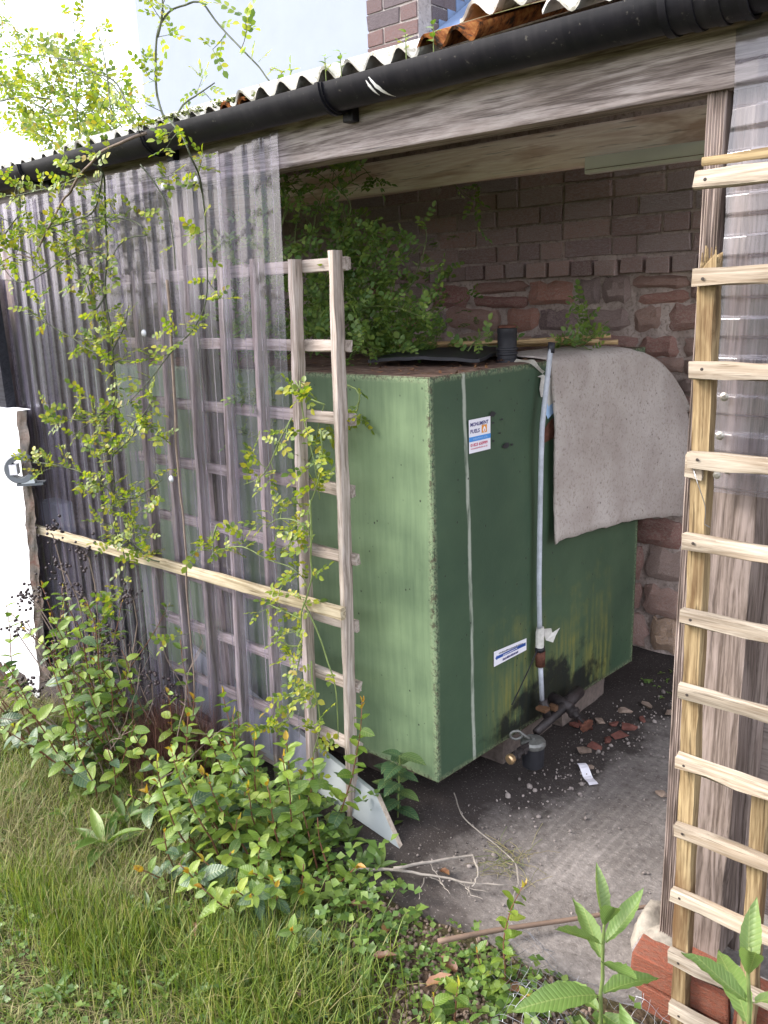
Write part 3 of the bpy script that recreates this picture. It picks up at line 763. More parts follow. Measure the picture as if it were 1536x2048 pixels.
def roof_sheet(x0, x1, yo, zo, Ls, mat, label, group=None, pitch=.0762, amp=.0145, th=.007):
    L = x1-x0; n = int(L/pitch*10)+1; ns = 8; v = []
    for lay in (0, 1):
        for j in range(ns+1):
            for i in range(n+1):
                x = L*i/n
                jag = .005*mnoise.noise(Vector(((x0+x)*25, 3, lay))) if j == 0 else 0
                v.append((x, Ls*j/ns+jag, amp*math.sin((x0+x)*2*math.pi/pitch)-lay*th+.004*mnoise.noise(Vector((x*2, j*.5, x0)))))
    k = n+1; o = k*(ns+1)
    f = []
    for j in range(ns):
        for i in range(n):
            a = j*k+i; f += [(a, a+1, a+k+1, a+k), (o+a+1, o+a, o+a+k, o+a+k+1)]
    f += [(i+1, i, o+i, o+i+1) for i in range(n)]
    f += [(j*k, (j+1)*k, o+(j+1)*k, o+j*k) for j in range(ns)]+[((j+1)*k+n, j*k+n, o+j*k+n, o+(j+1)*k+n) for j in range(ns)]
    b = MB(); b.add(v, f); me = b.mesh('roof_sheet', mat); smooth_angle(me, 45)
    return tag(put('roof_sheet', me, Matrix.Translation((x0, yo, zo)) @ Matrix.Rotation(SLOPE, 4, 'X')), label, 'roof sheet', group)
ZE = 2.088
roof_sheet(-.92, -.12, 1.56, ZE+.03, 1.98, 'roof', 'pale wavy roof sheet at the right-hand end above the gutter joint')
roof_sheet(-1.165, -.90, 1.63, ZE+.088, 1.9, 'roof', 'pale wavy roof sheet raised over the rusty one, its eave end black')
roof_sheet(-1.225, -1.06, 1.56, ZE+.026, 1.0, 'rust_roof', 'rust-orange wavy roof sheet tucked beneath the raised pale sheet')
roof_sheet(-1.86, -1.22, 1.56, ZE+.02, 1.98, 'roof', 'pale wavy roof sheet with small weeds at its eave, in front of the brick chimney')
roof_sheet(-1.93, -1.80, 1.565, ZE+.004, .9, 'rust_roof', 'short rust-edged wavy roof sheet beside the arching rose cane')
roof_sheet(-2.84, -1.84, 1.575, ZE+.012, 1.98, 'roof', 'pale wavy roof sheet at the left, half buried under the rose')
roof_sheet(-4.3, -2.80, 1.575, ZE+.006, 1.98, 'roof', 'pale wavy roof sheet at the far left behind the rose canes')
b = MB()                                                        # moss in the valleys by the gutter
mm = []
for i in range(420):
    x = random.uniform(-2.35, -1.75); t = random.random()**2*.12
    m = Matrix.Translation((x, 1.57+t, ZE+.01+t*.33+random.uniform(0, .012))) @ Euler((random.uniform(-.6, .6), random.uniform(-.6, .6), random.uniform(0, 6))).to_matrix().to_4x4() @ Matrix.Scale(random.uniform(.006, .015), 4)
    mm.append(np.array(m))
tag(bulk('moss', [(-.5, -.5, 0), (.5, -.4, 0), (0, .6, .2), (0, 0, .6)], [(0, 1, 3), (1, 2, 3), (2, 0, 3)], mm, 'moss'), 'dark moss gathered along the roof edge behind the gutter', 'moss', kind='stuff')

# ================================================================== BUILDINGS BEHIND THE ROOF
ch = thing('chimney', (-3.0, 3.8, 2.4), 'grey-red brick chimney rising behind the corrugated roof', 'chimney')
b = MB(); b.box((-3.150, 3.612, 2.4), (-2.822, 4.14, 3.6)); b.build('mortar', 'pale_mortar', ch)
for row in range(13):
    z = 2.56+row*.0765
    xs = [(-3.155, -2.942), (-2.932, -2.827)] if row % 2 else [(-3.155, -3.05), (-3.04, -2.827)]
    for (a, c) in xs: brick_at(CBRICKS[(row*2+int(a*9)) % 4], (a+c)/2, 3.655, z, c-a, .1, .067, ch)
    y = 3.715 if row % 2 else 3.605
    while y < 4.1:
        if not (row % 2 == 0 and y < 3.61): brick_at(CBRICKS[(row+int(y*9)) % 4], -2.866, y+.105, z, .1, .205, .067, ch)
        else: brick_at(CBRICKS[row % 4], -2.866, y+.16, z, .1, .1, .067, ch)
        y += .215
fl = MB()
for k in range(7):                                              # stepped flashing up the chimney's side
    y0 = 3.62+k*.075; z1 = 2.80+k*.062
    fl.box((-2.818, y0, 2.45), (-2.812, y0+.078, z1))
fl.box((-2.818, 4.14, 2.45), (-2.812, 4.2, 3.3)); fl.build('flashing', 'lead', ch)
lv = MB(); lv.add([(-2.80, 3.5, 2.72), (-2.58, 3.5, 2.72), (-2.58, 4.6, 3.42), (-2.80, 4.6, 3.42)], [(0, 1, 2, 3)])
lv.add([(-2.80, 3.5, 2.70), (-2.58, 3.5, 2.70), (-2.58, 4.6, 3.40), (-2.80, 4.6, 3.40)], [(3, 2, 1, 0)])
lv.build('lead_valley', 'lead', ch)
tr = thing('tiled_roof', (-1.5, 4.0, 2.6), 'mossy dark tiled roof slope to the right of the chimney', 'roof')
M['tile'] = m_brick('mossy_tile', [(0., (.09, .055, .05)), (.5, (.13, .085, .07)), (.8, (.10, .10, .04)), (1., (.14, .12, .09))], (.10, .11, .04))
b = MB(); b.box((-.5, -.5, -.5), (.5, .5, .5), ch=.04); tm = b.mesh('tile', 'tile')
ts = math.atan2(.7, 1.1)
for row in range(6):
    for k in range(9):
        y = 3.55+row*.15; z = 2.765+row*.15*math.tan(ts)
        put('tile', tm, Matrix.Translation((-2.46+k*.205+(.1 if row % 2 else 0)-.06, y+.1, z+.06)) @ Matrix.Rotation(ts-.06, 4, 'X') @ Matrix.Diagonal((.195, .24, .016, 1)), tr)
b = MB(); b.add([(-2.58, 3.5, 2.70), (.6, 3.5, 2.70), (.6, 5.2, 3.77), (-2.58, 5.2, 3.77)], [(0, 1, 2, 3)]); b.add([(-2.58, 3.5, 2.66), (.6, 3.5, 2.66), (.6, 5.2, 3.73), (-2.58, 5.2, 3.73)], [(3, 2, 1, 0)]); b.build('underlay', 'slate', tr)
wh = thing('house', (-6, 6.2, 0), 'white rendered house wall rising behind the roof, left of the chimney', 'house')
b = MB(); b.box((-8.6, 6.0, 0), (-4.7, 9.0, 4.9)); b.build('wall', 'white_render', wh)
b = MB(); b.add([(-7.0, 5.9, 4.91), (-4.6, 5.9, 4.91), (-4.6, 9.1, 4.91), (-7.0, 9.1, 4.91), (-5.8, 5.9, 5.9), (-5.8, 9.1, 5.9)], [(0, 1, 4), (3, 5, 2), (0, 4, 5, 3), (1, 2, 5, 4), (0, 3, 2, 1)]); b.build('roof', 'dark_eave', wh)
gs = thing('outbuilding', (-6.5, 3.6, 0), 'low outbuilding with a blue-grey slate roof behind the rose at the left', 'outbuilding')
b = MB(); b.box((-7.6, 3.05, 0), (-5.45, 3.6, 2.42)); b.build('wall', 'white_render', gs)
b = MB(); b.box((-.5, -.5, -.5), (.5, .5, .5)); sm = b.mesh('slate', 'slate')
for row in range(4):
    for k in range(8):
        put('slate', sm, Matrix.Translation((-7.55+k*.265+(.13 if row % 2 else 0), 3.0+row*.2+.12, 2.47+row*.085)) @ Matrix.Rotation(.40-.04, 4, 'X') @ Matrix.Diagonal((.258, .27, .012, 1)), gs)
b = MB(); b.add([(-7.7, 2.98, 2.42), (-5.40, 2.98, 2.42), (-5.40, 3.65, 2.70), (-7.7, 3.65, 2.70)], [(0, 1, 2, 3)]); b.build('roof', 'slate', gs)

# white wall end at the far left, with the black boarding over it
ww = thing('garden_wall', (-3.9, 1.5, -.2), 'sunlit white wall with a ragged broken end at the far left', 'wall')
def white_wall():
    n = NB('limewash'); o = n.obj(); s = n.sep(o)
    a = n.noise(o, 6, 5, .6); d = n.noise(o, 40, 4, .6)
    c = n.ramp(a, [(.3, (.70, .71, .74)), (.6, (.82, .83, .86))])
    low = n.ramp(n.math('ADD', n.math('MULTIPLY', n.math('SUBTRACT', .30, s[2]), 3.2), n.math('MULTIPLY', n.math('SUBTRACT', a, .5), 1.2)), [(0., 0.), (1., .6)])
    c = n.mix(low, c, (.42, .43, .46))
    c = n.mix(n.math('MULTIPLY', n.ramp(d, [(.6, 0.), (.7, 1.)]), .4), c, (.45, .42, .40))
    M['limewash'] = n.done(n.pbsdf(c, .95, n.bump(d, .3, .005), .1))
    zs = np.linspace(-.35, 1.205, 60); b = MB(); e = MB(); v = []; ve = []
    for z in zs:
        xe = -3.20+.018*mnoise.noise(Vector((z*9, 0, 0)))+.012*mnoise.noise(Vector((z*28, 2, 0)))-.17*(1-z/1.2)
        v += [(-5.2, 1.50, z), (xe, 1.50, z)]
        for k in range(5):
            t = k/4
            ve.append((xe+.02*t+.02*mnoise.noise(Vector((z*14, t*3, 5))), 1.50+.03*t, z))
    b.add(v, [(2*i, 2*i+1, 2*i+3, 2*i+2) for i in range(len(zs)-1)]); b.add([(-5.2, 1.50, 1.205), (-3.20, 1.50, 1.205), (-3.2, 1.56, 1.205), (-5.2, 1.56, 1.205)], [(0, 1, 2, 3)])
    b.build('render', 'limewash', ww)
    e.add(ve, [(i*5+j, i*5+j+1, (i+1)*5+j+1, (i+1)*5+j) for i in range(len(zs)-1) for j in range(4)])
    n = NB('broken_stone'); o = n.obj(); a = n.noise(o, 12, 5, .6)
    M['broken'] = n.done(n.pbsdf(n.ramp(a, [(.4, (.24, .21, .19)), (.55, (.32, .25, .21)), (.68, (.26, .13, .10))]), .95, n.bump(n.noise(o, 60, 4, .6), .9, .01), .1))
    e.build('broken_end', 'broken', ww, True)
white_wall()
db = tboard('black_board', (-4.6, 1.53, 1.45), (-3.345, 1.53, 1.45), .51, .04, 'dark_board', label='black boarding above the white wall at the left edge', cat='boarding')
# grey ring-shaped hose hook
hk = thing('hose_hook', (-3.16, 1.50, .92), 'grey round plastic hose hook on the corner of the white wall', 'hook')
def hook():
    c = Vector((-3.165, 1.462, .985)); h = Vector((.66, .75, 0)); nn = Vector((.75, -.66, 0))
    W = lambda a, z, d: c+h*a+Vector((0, 0, z))+nn*d
    b = MB(); n = 40
    prof = [(.036, .006), (.054, .008), (.060, 0), (.060, -.028), (.054, -.034), (.038, -.034), (.034, -.028)]
    k = len(prof); v = []
    a0, a1 = .75, 2*math.pi-.55
    for i in range(n+1):
        a = a0+(a1-a0)*i/n
        for r, d in prof: v.append(W(math.cos(a)*r, math.sin(a)*r, d))
    f = [(i*k+j, i*k+(j+1) % k, (i+1)*k+(j+1) % k, (i+1)*k+j) for i in range(n) for j in range(k)]
    f += [tuple(range(k)), tuple(n*k+j for j in range(k-1, -1, -1))]
    b.add(v, f); me = b.mesh('ring', 'grey_plastic'); smooth_angle(me, 40); put('ring', me, None, hk)
    def blk(nm, a0, a1, z0, z1, d0, d1, mat):
        b = MB(); b.add([W(a, z, d) for d in (d0, d1) for z in (z0, z1) for a in (a0, a1)], [(0, 2, 3, 1), (4, 5, 7, 6), (0, 1, 5, 4), (2, 6, 7, 3), (0, 4, 6, 2), (1, 3, 7, 5)]); b.build(nm, mat, hk)
    blk('clip', -.036, -.008, -.02, .02, -.03, .012, 'white_print')
    blk('arm', 0, .05, -.058, -.036, -.03, .006, 'box_plastic')
    blk('foot', -.02, .08, -.068, -.059, -.05, .004, 'grey_plastic')
hook()
jb = thing('junction_box', (-3.35, 1.69, .65), 'pale grey plastic junction box behind the far left clear sheet', 'junction box')
b = MB(); b.box((-3.43, 1.665, .65), (-3.28, 1.72, .785), ch=.006); b.build('body', 'box_plastic', jb)
b = MB(); b.box((-3.422, 1.655, .657), (-3.288, 1.664, .778), ch=.003); b.build('lid', 'box_plastic', jb)
# ================================================================== OIL TANK
TX, TY, TZ = -1.388, 1.787, .13
TH = 1.243
DV = Vector((.10, 1.157, 0)).normalized(); NV = Vector((DV.y, -DV.x, 0)); TL = 1.163; TW = 1.55
tank = thing('oil_tank', (TX, TY, TZ), 'large green steel oil tank, paint chalky in front and stained round its valve', 'oil tank')
def side_pt(u, z, off=0.): return Vector((TX, TY, TZ))+DV*u+Vector((0, 0, z))+NV*off
def m_tank():
    b = NB('green_tank_paint'); tc = b.n('TexCoord'); o = tc.outputs['Object']; s = b.sep(o)
    ge = b.n('NewGeometry'); nx = b.sep(ge.outputs['True Normal'])
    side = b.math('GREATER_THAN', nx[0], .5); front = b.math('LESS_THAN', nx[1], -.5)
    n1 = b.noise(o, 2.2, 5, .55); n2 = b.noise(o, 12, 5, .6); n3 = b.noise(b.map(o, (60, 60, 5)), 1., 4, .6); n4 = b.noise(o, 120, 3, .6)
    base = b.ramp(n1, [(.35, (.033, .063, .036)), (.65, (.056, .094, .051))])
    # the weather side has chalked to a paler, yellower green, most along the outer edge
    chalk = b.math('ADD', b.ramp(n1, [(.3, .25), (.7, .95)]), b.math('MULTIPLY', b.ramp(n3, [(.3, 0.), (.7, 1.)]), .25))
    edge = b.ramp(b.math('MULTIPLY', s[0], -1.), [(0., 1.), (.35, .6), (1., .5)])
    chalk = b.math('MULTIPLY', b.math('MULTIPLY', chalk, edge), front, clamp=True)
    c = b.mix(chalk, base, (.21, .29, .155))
    # chalky run down the welded seam on the long side
    u = b.math('ADD', s[1], 0.)
    sx = b.math('ADD', b.math('ADD', .176, b.math('MULTIPLY', s[2], -.027)), b.math('MULTIPLY', b.math('SUBTRACT', n2, .5), .012))
    wdt = b.math('ABSOLUTE', b.math('SUBTRACT', u, sx))
    line = b.ramp(b.math('DIVIDE', wdt, .0095), [(.45, 1.), (.95, 0.)])
    brk = b.ramp(b.noise(b.map(o, (40, 40, 6)), 1., 4, .6), [(.36, .15), (.5, 1.)])
    c = b.mix(b.math('MULTIPLY', b.math('MULTIPLY', b.math('MULTIPLY', line, brk), side), .75), c, (.40, .42, .36))
    # algae low on the long side
    lowz = b.ramp(b.math('ADD', b.math('MULTIPLY', b.math('SUBTRACT', .52, s[2]), 1.9), b.math('MULTIPLY', b.math('SUBTRACT', n2, .5), 1.6)), [(.15, 0.), (.75, 1.)])
    pu = b.ramp(u, [(.2, 0.), (.35, 1.), (.95, 1.), (1.15, 0.)])
    streak = b.ramp(n3, [(.4, .1), (.6, 1.)])
    c = b.mix(b.math('MULTIPLY', b.math('MULTIPLY', b.math('MULTIPLY', lowz, pu), side), b.math('MULTIPLY', streak, .85)), c, (.17, .17, .045))
    # oil soaked round the outlet
    du = b.math('DIVIDE', b.math('SUBTRACT', u, .60), .42); dz = b.math('DIVIDE', s[2], .24)
    rr = b.math('ADD', b.math('MULTIPLY', du, du), b.math('MULTIPLY', dz, dz))
    oil = b.ramp(b.math('ADD', rr, b.math('MULTIPLY', b.math('SUBTRACT', n2, .5), 2.6)), [(.3, 1.), (.75, 0.)])
    c = b.mix(b.math('MULTIPLY', b.math('MULTIPLY', oil, side), .93), c, (.008, .009, .009))
    # rust: flecks everywhere, bare edge
    fl = b.voro(b.map(o, (1, 1, .8)), 34); flm = b.math('MULTIPLY', b.ramp(fl, [(.07, 1.), (.12, 0.)]), b.ramp(n2, [(.44, 0.), (.56, 1.)]))
    c = b.mix(b.math('MULTIPLY', flm, .85), c, (.016, .014, .012))
    at = b.n('Attribute'); at.attribute_name = 'edge'
    em = b.math('MULTIPLY', at.outputs['Fac'], b.ramp(b.noise(o, 70, 4, .65), [(.50, 0.), (.62, 1.)]))
    c = b.mix(b.math('MULTIPLY', b.math('MULTIPLY', at.outputs['Fac'], b.ramp(n4, [(.42, 0.), (.55, 1.)])), .5), c, (.30, .35, .20))  # pale chips along the plate edges, with an edge highlight painted in
    c = b.mix(b.math('MULTIPLY', em, .8), c, (.05, .032, .022))
    sp = b.voro(o, 90); c = b.mix(b.math('MULTIPLY', b.ramp(sp, [(.05, 1.), (.09, 0.)]), b.math('MULTIPLY', b.ramp(n1, [(.5, 0.), (.6, 1.)]), .5)), c, (.30, .34, .26))
    top = b.math('GREATER_THAN', nx[2], .5)
    c = b.mix(top, c, b.ramp(b.noise(o, 26, 5, .65), [(.35, (.055, .03, .022)), (.55, (.15, .09, .065)), (.7, (.22, .17, .13))]))
    h = b.math('ADD', b.math('MULTIPLY', n2, .6), b.math('MULTIPLY', flm, -.5))
    ro = b.math('ADD', .42, b.math('MULTIPLY', n2, .2)); ro = b.math('ADD', ro, b.math('MULTIPLY', chalk, .2)); ro = b.math('ADD', ro, b.math('MULTIPLY', top, .4), clamp=True)
    return b.done(b.pbsdf(c, ro, b.bump(h, .25, .006, b.bump(n4, .12, .002)), .35))
M['tank'] = m_tank()
def tank_body():
    # faces as grids with a tight edge row: slightly dished plates
    o = Vector((TX, TY, TZ)); b = MB(); ed = []
    def face(A, du, dv, nrm, lu, lv, nu, nv, bulge):
        us = [0, .006]+list(np.linspace(.02, lu-.02, nu))+[lu-.006, lu]; vs = [0, .006]+list(np.linspace(.02, lv-.02, nv))+[lv-.006, lv]
        v = []
        for y in vs:
            for x in us:
                e = min(x, lu-x, y, lv-y)
                k = min(1, e/.02)
                q = math.sin(math.pi*x/lu)*math.sin(math.pi*y/lv)
                v.append(A+du*x+dv*y+nrm*(bulge*q+k*.006*mnoise.noise(Vector((x*3, y*3, lu*5)))-(0.0025 if e < .001 else 0)))
                ed.append(1. if e < .008 else 0.)
        n = len(us)
        b.add(v, [(j*n+i, j*n+i+1, (j+1)*n+i+1, (j+1)*n+i) for j in range(len(vs)-1) for i in range(n-1)])
    X = Vector((-1, .0, 0)); Zv = Vector((0, 0, 1)); z0 = Vector((0, 0, 0))
    face(z0, DV, Zv, NV, TL, TH, 26, 26, .006)
    face(X*TW, -X, Zv, Vector((0, -1, 0)), TW, TH, 30, 26, .008)
    face(Zv*TH, DV, X, Zv, TL, TW, 16, 20, -.006)
    face(DV*TL, X, Zv, Vector((0, 1, 0)), TW, TH, 4, 4, 0)
    face(X*TW+DV*TL, -DV, Zv, -NV, TL, TH, 4, 4, 0)
    face(X*TW, DV, -X, -Zv, TL, TW, 4, 4, 0)
    me = b.mesh('body', 'tank'); at = me.attributes.new('edge', 'FLOAT', 'POINT'); at.data.foreach_set('value', ed)
    smooth_angle(me, 30)
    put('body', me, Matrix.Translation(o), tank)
tank_body()
def lat(name, mat, prof, c, ax, parent=tank, n=18):
    b = MB(); b.lathe(prof, c, ax, n); me = b.mesh(name, mat); smooth_angle(me, 35); return put(name, me, None, parent)
tp = Vector((-1.475, 2.31, TZ+TH-.006))
vp = lat('vent_pipe', 'black_pipe', [(.036, 0), (.036, .012), (.031, .014), (.031, .024), (.035, .027), (.035, .032), (.031, .034), (.031, .039), (.035, .041), (.035, .046), (.031, .048), (.031, .092), (.032, .094), (.032, .108), (.027, .109), (.026, .07)], tp, (0, 0, 1))
lat('vent_cap', 'rust', [(.030, .110), (.030, .115), (.025, .118)], tp, (0, 0, 1), vp)
# labels on the long side -------------------------------------------------
def side_mat(u, z, off):
    m = Matrix.Identity(4); p = side_pt(u, z, off)
    for i in range(3): m[i][0], m[i][1], m[i][2], m[i][3] = DV[i], (0, 0, 1)[i], NV[i], p[i]
    return m
def flat(name, mat, poly, m, parent, th=.0006):
    n = len(poly); v = [(x, y, 0) for x, y in poly]+[(x, y, -th) for x, y in poly]
    b = MB(); b.add(v, [tuple(range(n)), tuple(range(2*n-1, n-1, -1))]+[(i, n+i, n+(i+1) % n, (i+1) % n) for i in range(n)])
    return put(name, b.mesh(name, mat), m, parent)
def rect(x0, y0, x1, y1): return [(x0, y0), (x1, y0), (x1, y1), (x0, y1)]
def lettering(txt, mat, m, parent, w=None, h=None, bold=0.):
    cu = bpy.data.curves.new('lettering', 'FONT'); cu.body = txt; cu.size = 1; cu.offset = bold; cu.resolution_u = 3
    t = bpy.data.objects.new('lettering_source', cu); COL.objects.link(t)
    dg = bpy.context.evaluated_depsgraph_get(); me = bpy.data.meshes.new_from_object(t.evaluated_get(dg))
    bpy.data.objects.remove(t); bpy.data.curves.remove(cu)
    co = np.array([q.co[:] for q in me.vertices]); lo, hi = co.min(0), co.max(0)
    sx = w/(hi[0]-lo[0]); sy = h/(hi[1]-lo[1]) if h else sx
    for q in me.vertices: q.co = ((q.co.x-lo[0])*sx, (q.co.y-lo[1])*sy, 0)
    me.materials.clear(); me.materials.append(M[mat]); me.name = 'lettering'
    return put('lettering', me, m, parent)
def sticker():
    u0, z0, W, Hh = .157, 1.009, .098, .098
    s = flat('sticker', 'white_print', rect(0, 0, W, Hh), side_mat(u0, z0, .006), tank)
    L = lambda x, y, k=.0065: side_mat(u0+x, z0+y, k)
    lettering('MONUMENT', 'navy', L(.006, .0775), s, .082, .0115, .03)
    lettering('FUELS', 'navy', L(.006, .0575), s, .042, .0115, .03)
    flat('badge', 'orange', rect(.057, .0535, .081, .0765), side_mat(u0, z0, .0065), s, .0003)
    fp = [(0, -.009), (.006, -.007), (.0075, -.002), (.004, .004), (0, .0085), (-.004, .004), (-.0075, -.002), (-.006, -.007)]
    flat('flame', 'white_print', fp, L(.069, .0645, .007), s, .0003)
    flat('drop', 'orange', [(x*.35, y*.45-.003) for x, y in fp], L(.069, .0645, .0074), s, .0003)
    flat('band', 'blue', rect(0, .0335, W, .0475), side_mat(u0, z0, .0065), s, .0003)
    lettering('HEATING OIL', 'pale_blue', L(.018, .0375, .007), s, .066, .0055, .0)
    lettering('01823 650999', 'red', L(.006, .0185), s, .078, .0095, .03)
    lettering('monumentfuels.co.uk', 'red', L(.007, .0105), s, .077, .0050, .02)
sticker()
def arrow_label():
    m = side_mat(.269, .297, .006)
    s = flat('arrow_label', 'white_print', [(0, 0), (.173, 0), (.173, .042), (0, .052)], m, tank)
    P = lambda x, y, k=.0065: side_mat(.269+x, .297+y, k)
    flat('arrow', 'deep_blue', [(.006, .027), (.016, .018), (.016, .022), (.168, .018), (.168, .029), (.016, .032), (.016, .036)], side_mat(.269, .297, .0065), s, .0003)
    r = random.Random(4)                                        # worn, unreadable print: short strokes in two lines
    for (y, x0, x1, h, mt) in ((.0375, .024, .15, .006, 'grey_plastic'), (.0065, .044, .125, .009, 'navy'), (.0235, .045, .12, .004, 'white_print')):
        x = x0; b = MB()
        while x < x1:
            wd = r.uniform(.0015, .005)
            yy = y+(-.010*(x-.0)/.173 if y > .03 else 0)
            b.add([P(x, yy, .0072).translation, P(x+wd, yy, .0072).translation, P(x+wd, yy+h*r.uniform(.6, 1), .0072).translation, P(x, yy+h*r.uniform(.6, 1), .0072).translation], [(0, 1, 2, 3)])
            x += wd+r.uniform(.001, .0022)
        b.build('worn_print', mt, s)
arrow_label()
t = flat('torn_label', 'paper', [(0, .1), (.02, .095), (.012, .06), (.02, .035), (.05, .028), (.06, .0), (.098, .012), (.1, .085), (.085, .092), (.06, .088), (.03, .104)], side_mat(.488, 1.10, .006), tank)
flat('torn_backing', 'pale_blue', [(.04, .0), (.06, -.03), (.095, -.012), (.1, .02), (.06, .03)], side_mat(.488, 1.09, .0055), tank)
flat('bare_patch', 'rust', [(.0, .0), (.07, .01), (.075, .065), (.05, .075), (.02, .06), (-.01, .03)], side_mat(.528, .985, .0048), tank)
for k, (u, z, w_) in enumerate(((.265, 1.112, .03), (.31, 1.09, .012), (.268, 1.085, .012), (.30, 1.05, .01), (.27, 1.03, .014), (.33, 1.005, .03), (.36, 1.006, .012))):
    r = random.Random(k); flat('glue_mark', 'black_pipe', [(r.uniform(-.2, .2)*w_+w_*.5*math.cos(a), w_*.35*math.sin(a)*r.uniform(.5, 1.2)) for a in np.linspace(0, 5.6, 7)], side_mat(u, z, .0058), tank, .0002)
b = MB(); v = []                                                # loose curl of sealant at the top edge
for i in range(9):
    t_ = i/8; p = side_pt(.36+.16*t_, TH+.012-.05*t_**2, .012+.01*math.sin(t_*5)); v += [p, p+Vector((.008, 0, .010-.004*math.sin(t_*9)))]
b.add(v, [(2*i, 2*i+1, 2*i+3, 2*i+2) for i in range(8)]); b.build('loose_sealant', 'paper', tank)
# sight-gauge tube ---------------------------------------------------------
gp = catmull([side_pt(.522, 1.282, .03), side_pt(.497, 1.155, .032), side_pt(.478, 1.06, .034), side_pt(.475, 1.03, .034), side_pt(.474, .83, .032), side_pt(.476, .55, .03), side_pt(.482, .37, .03)], .03)
b = MB(); b.tube(gp, .0085, 10); gt = b.build('gauge_tube', 'conduit', tank, True)
b = MB(); b.tube([side_pt(.523, 1.270, .03), side_pt(.528, 1.302, .029)], .0112, 12); b.build('tube_cap', 'black_pipe', gt, True)
b = MB(); b.tube([side_pt(.488, .372, .029), side_pt(.486, .352, .029), side_pt(.484, .30, .030)], [.012, .015, .014], 8)
b.add([side_pt(.489, .365, .036), side_pt(.535, .355, .040), side_pt(.545, .335, .038), side_pt(.51, .318, .036), side_pt(.55, .33, .05), side_pt(.565, .352, .055), side_pt(.535, .305, .048)], [(0, 1, 2, 3), (3, 2, 5, 4), (3, 4, 6)])
b.build('white_tape', 'paper', gt)
b = MB(); b.tube([side_pt(.487, .285, .03), side_pt(.489, .23, .03)], [.018, .0165], 10); b.build('coupling', 'rust', gt, True)
b = MB(); b.tube([side_pt(.484, .30, .03), side_pt(.486, .288, .03)], .0175, 10); b.build('clip', 'black_pipe', gt, True)
b = MB(); b.tube(catmull([side_pt(.472, .295, .03), side_pt(.42, .215, .02), side_pt(.355, .13, .012)], .03), .0022, 5); b.build('tie_wire', 'black_pipe', gt)
b = MB(); b.tube([side_pt(.489, .235, .03), side_pt(.498, .10, .032)], .0085, 10); b.build('lower_tube', 'conduit', gt, True)
# outlet valve and filter --------------------------------------------------
vv = MB(); vv.tube([side_pt(.60, .055, -.01), side_pt(.60, .050, .05), side_pt(.60, .045, .085)], [.026, .022, .020], 12)
vv.tube([side_pt(.70, .062, .05), side_pt(.64, .055, .055), side_pt(.52, .035, .06), side_pt(.42, .022, .065)], [.022, .023, .016, .014], 12)
vv.tube([side_pt(.50, .10, .034), side_pt(.505, .04, .05)], .016, 12)
vb = vv.build('outlet_valve', 'iron', tank, True)
lat('bonnet', 'iron', [(.019, 0), (.019, .02), (.023, .022), (.023, .03), (.014, .034), (.012, .05), (.006, .052), (.006, .085)], side_pt(.60, .045, .075), NV*1.+Vector((0, -.25, -.35)), vb)
wc = side_pt(.60, .045, .075)+(NV*1.+Vector((0, -.25, -.35))).normalized()*.088
b = MB(); ax = (NV*1.+Vector((0, -.25, -.35))).normalized(); n = 9; uu = ax.orthogonal().normalized(); bb = ax.cross(uu); v = []
for h in (0, .008):
    for i in range(n*4):
        a = 2*math.pi*i/(n*4); rr = .024+.003*math.cos(n*a); v.append(wc+ax*h+(uu*math.cos(a)+bb*math.sin(a))*rr)
k = n*4; b.add(v, [tuple(range(k-1, -1, -1)), tuple(range(k, 2*k))]+[(i, (i+1) % k, k+(i+1) % k, k+i) for i in range(k)]); b.build('handwheel', 'rust', vb)
b = MB(); b.box((0, 0, 0), (.03, .012, .04), ch=.002); me = b.mesh('tape_wrap', 'orange_tape'); put('tape_wrap', me, side_mat(.463, .075, .03) , tank)
b = MB(); b.box((0, 0, 0), (.02, .018, .03), ch=.002); put('tape_wrap', b.mesh('tape_wrap', 'orange_tape'), side_mat(.515, .062, .045), tank)
fc = side_pt(.375, -.025, .085)
fb = lat('filter_bowl', 'black_pipe', [(.030, -.05), (.036, -.045), (.037, 0), (.037, .03)], fc, (0, 0, 1))
lat('filter_head', 'alu', [(.040, .026), (.042, .03), (.042, .040), (.036, .047), (.02, .05), (.006, .05), (.006, .056)], fc, (0, 0, 1), fb)
b = MB(); ring = []
for i in range(15):
    a = 2*math.pi*i/14; ring.append(side_pt(.322+.014*math.cos(a), .050+.015*math.sin(a), .055+.014*math.cos(a)))
b.tube(ring, .0045, 6, cap=False); b.tube([side_pt(.335, .055, .06), side_pt(.36, .03, .08)], .006, 6); b.build('bracket', 'alu', fb, True)
b = MB(); b.tube([side_pt(.36, .012, .085), side_pt(.30, .010, .088)], .013, 8); b.tube([side_pt(.318, .010, .087), side_pt(.305, .010, .087)], .018, 6); b.tube([side_pt(.285, .009, .088), side_pt(.27, .009, .088)], .017, 6); b.tube([side_pt(.30, .010, .088), side_pt(.255, .009, .089)], .0115, 8); b.build('fitting', 'iron', fb)
lat('brass_plug', 'brass', [(.015, 0), (.017, .003), (.017, .016), (.012, .020)], side_pt(.257, .009, .089), -DV, fb, 8)

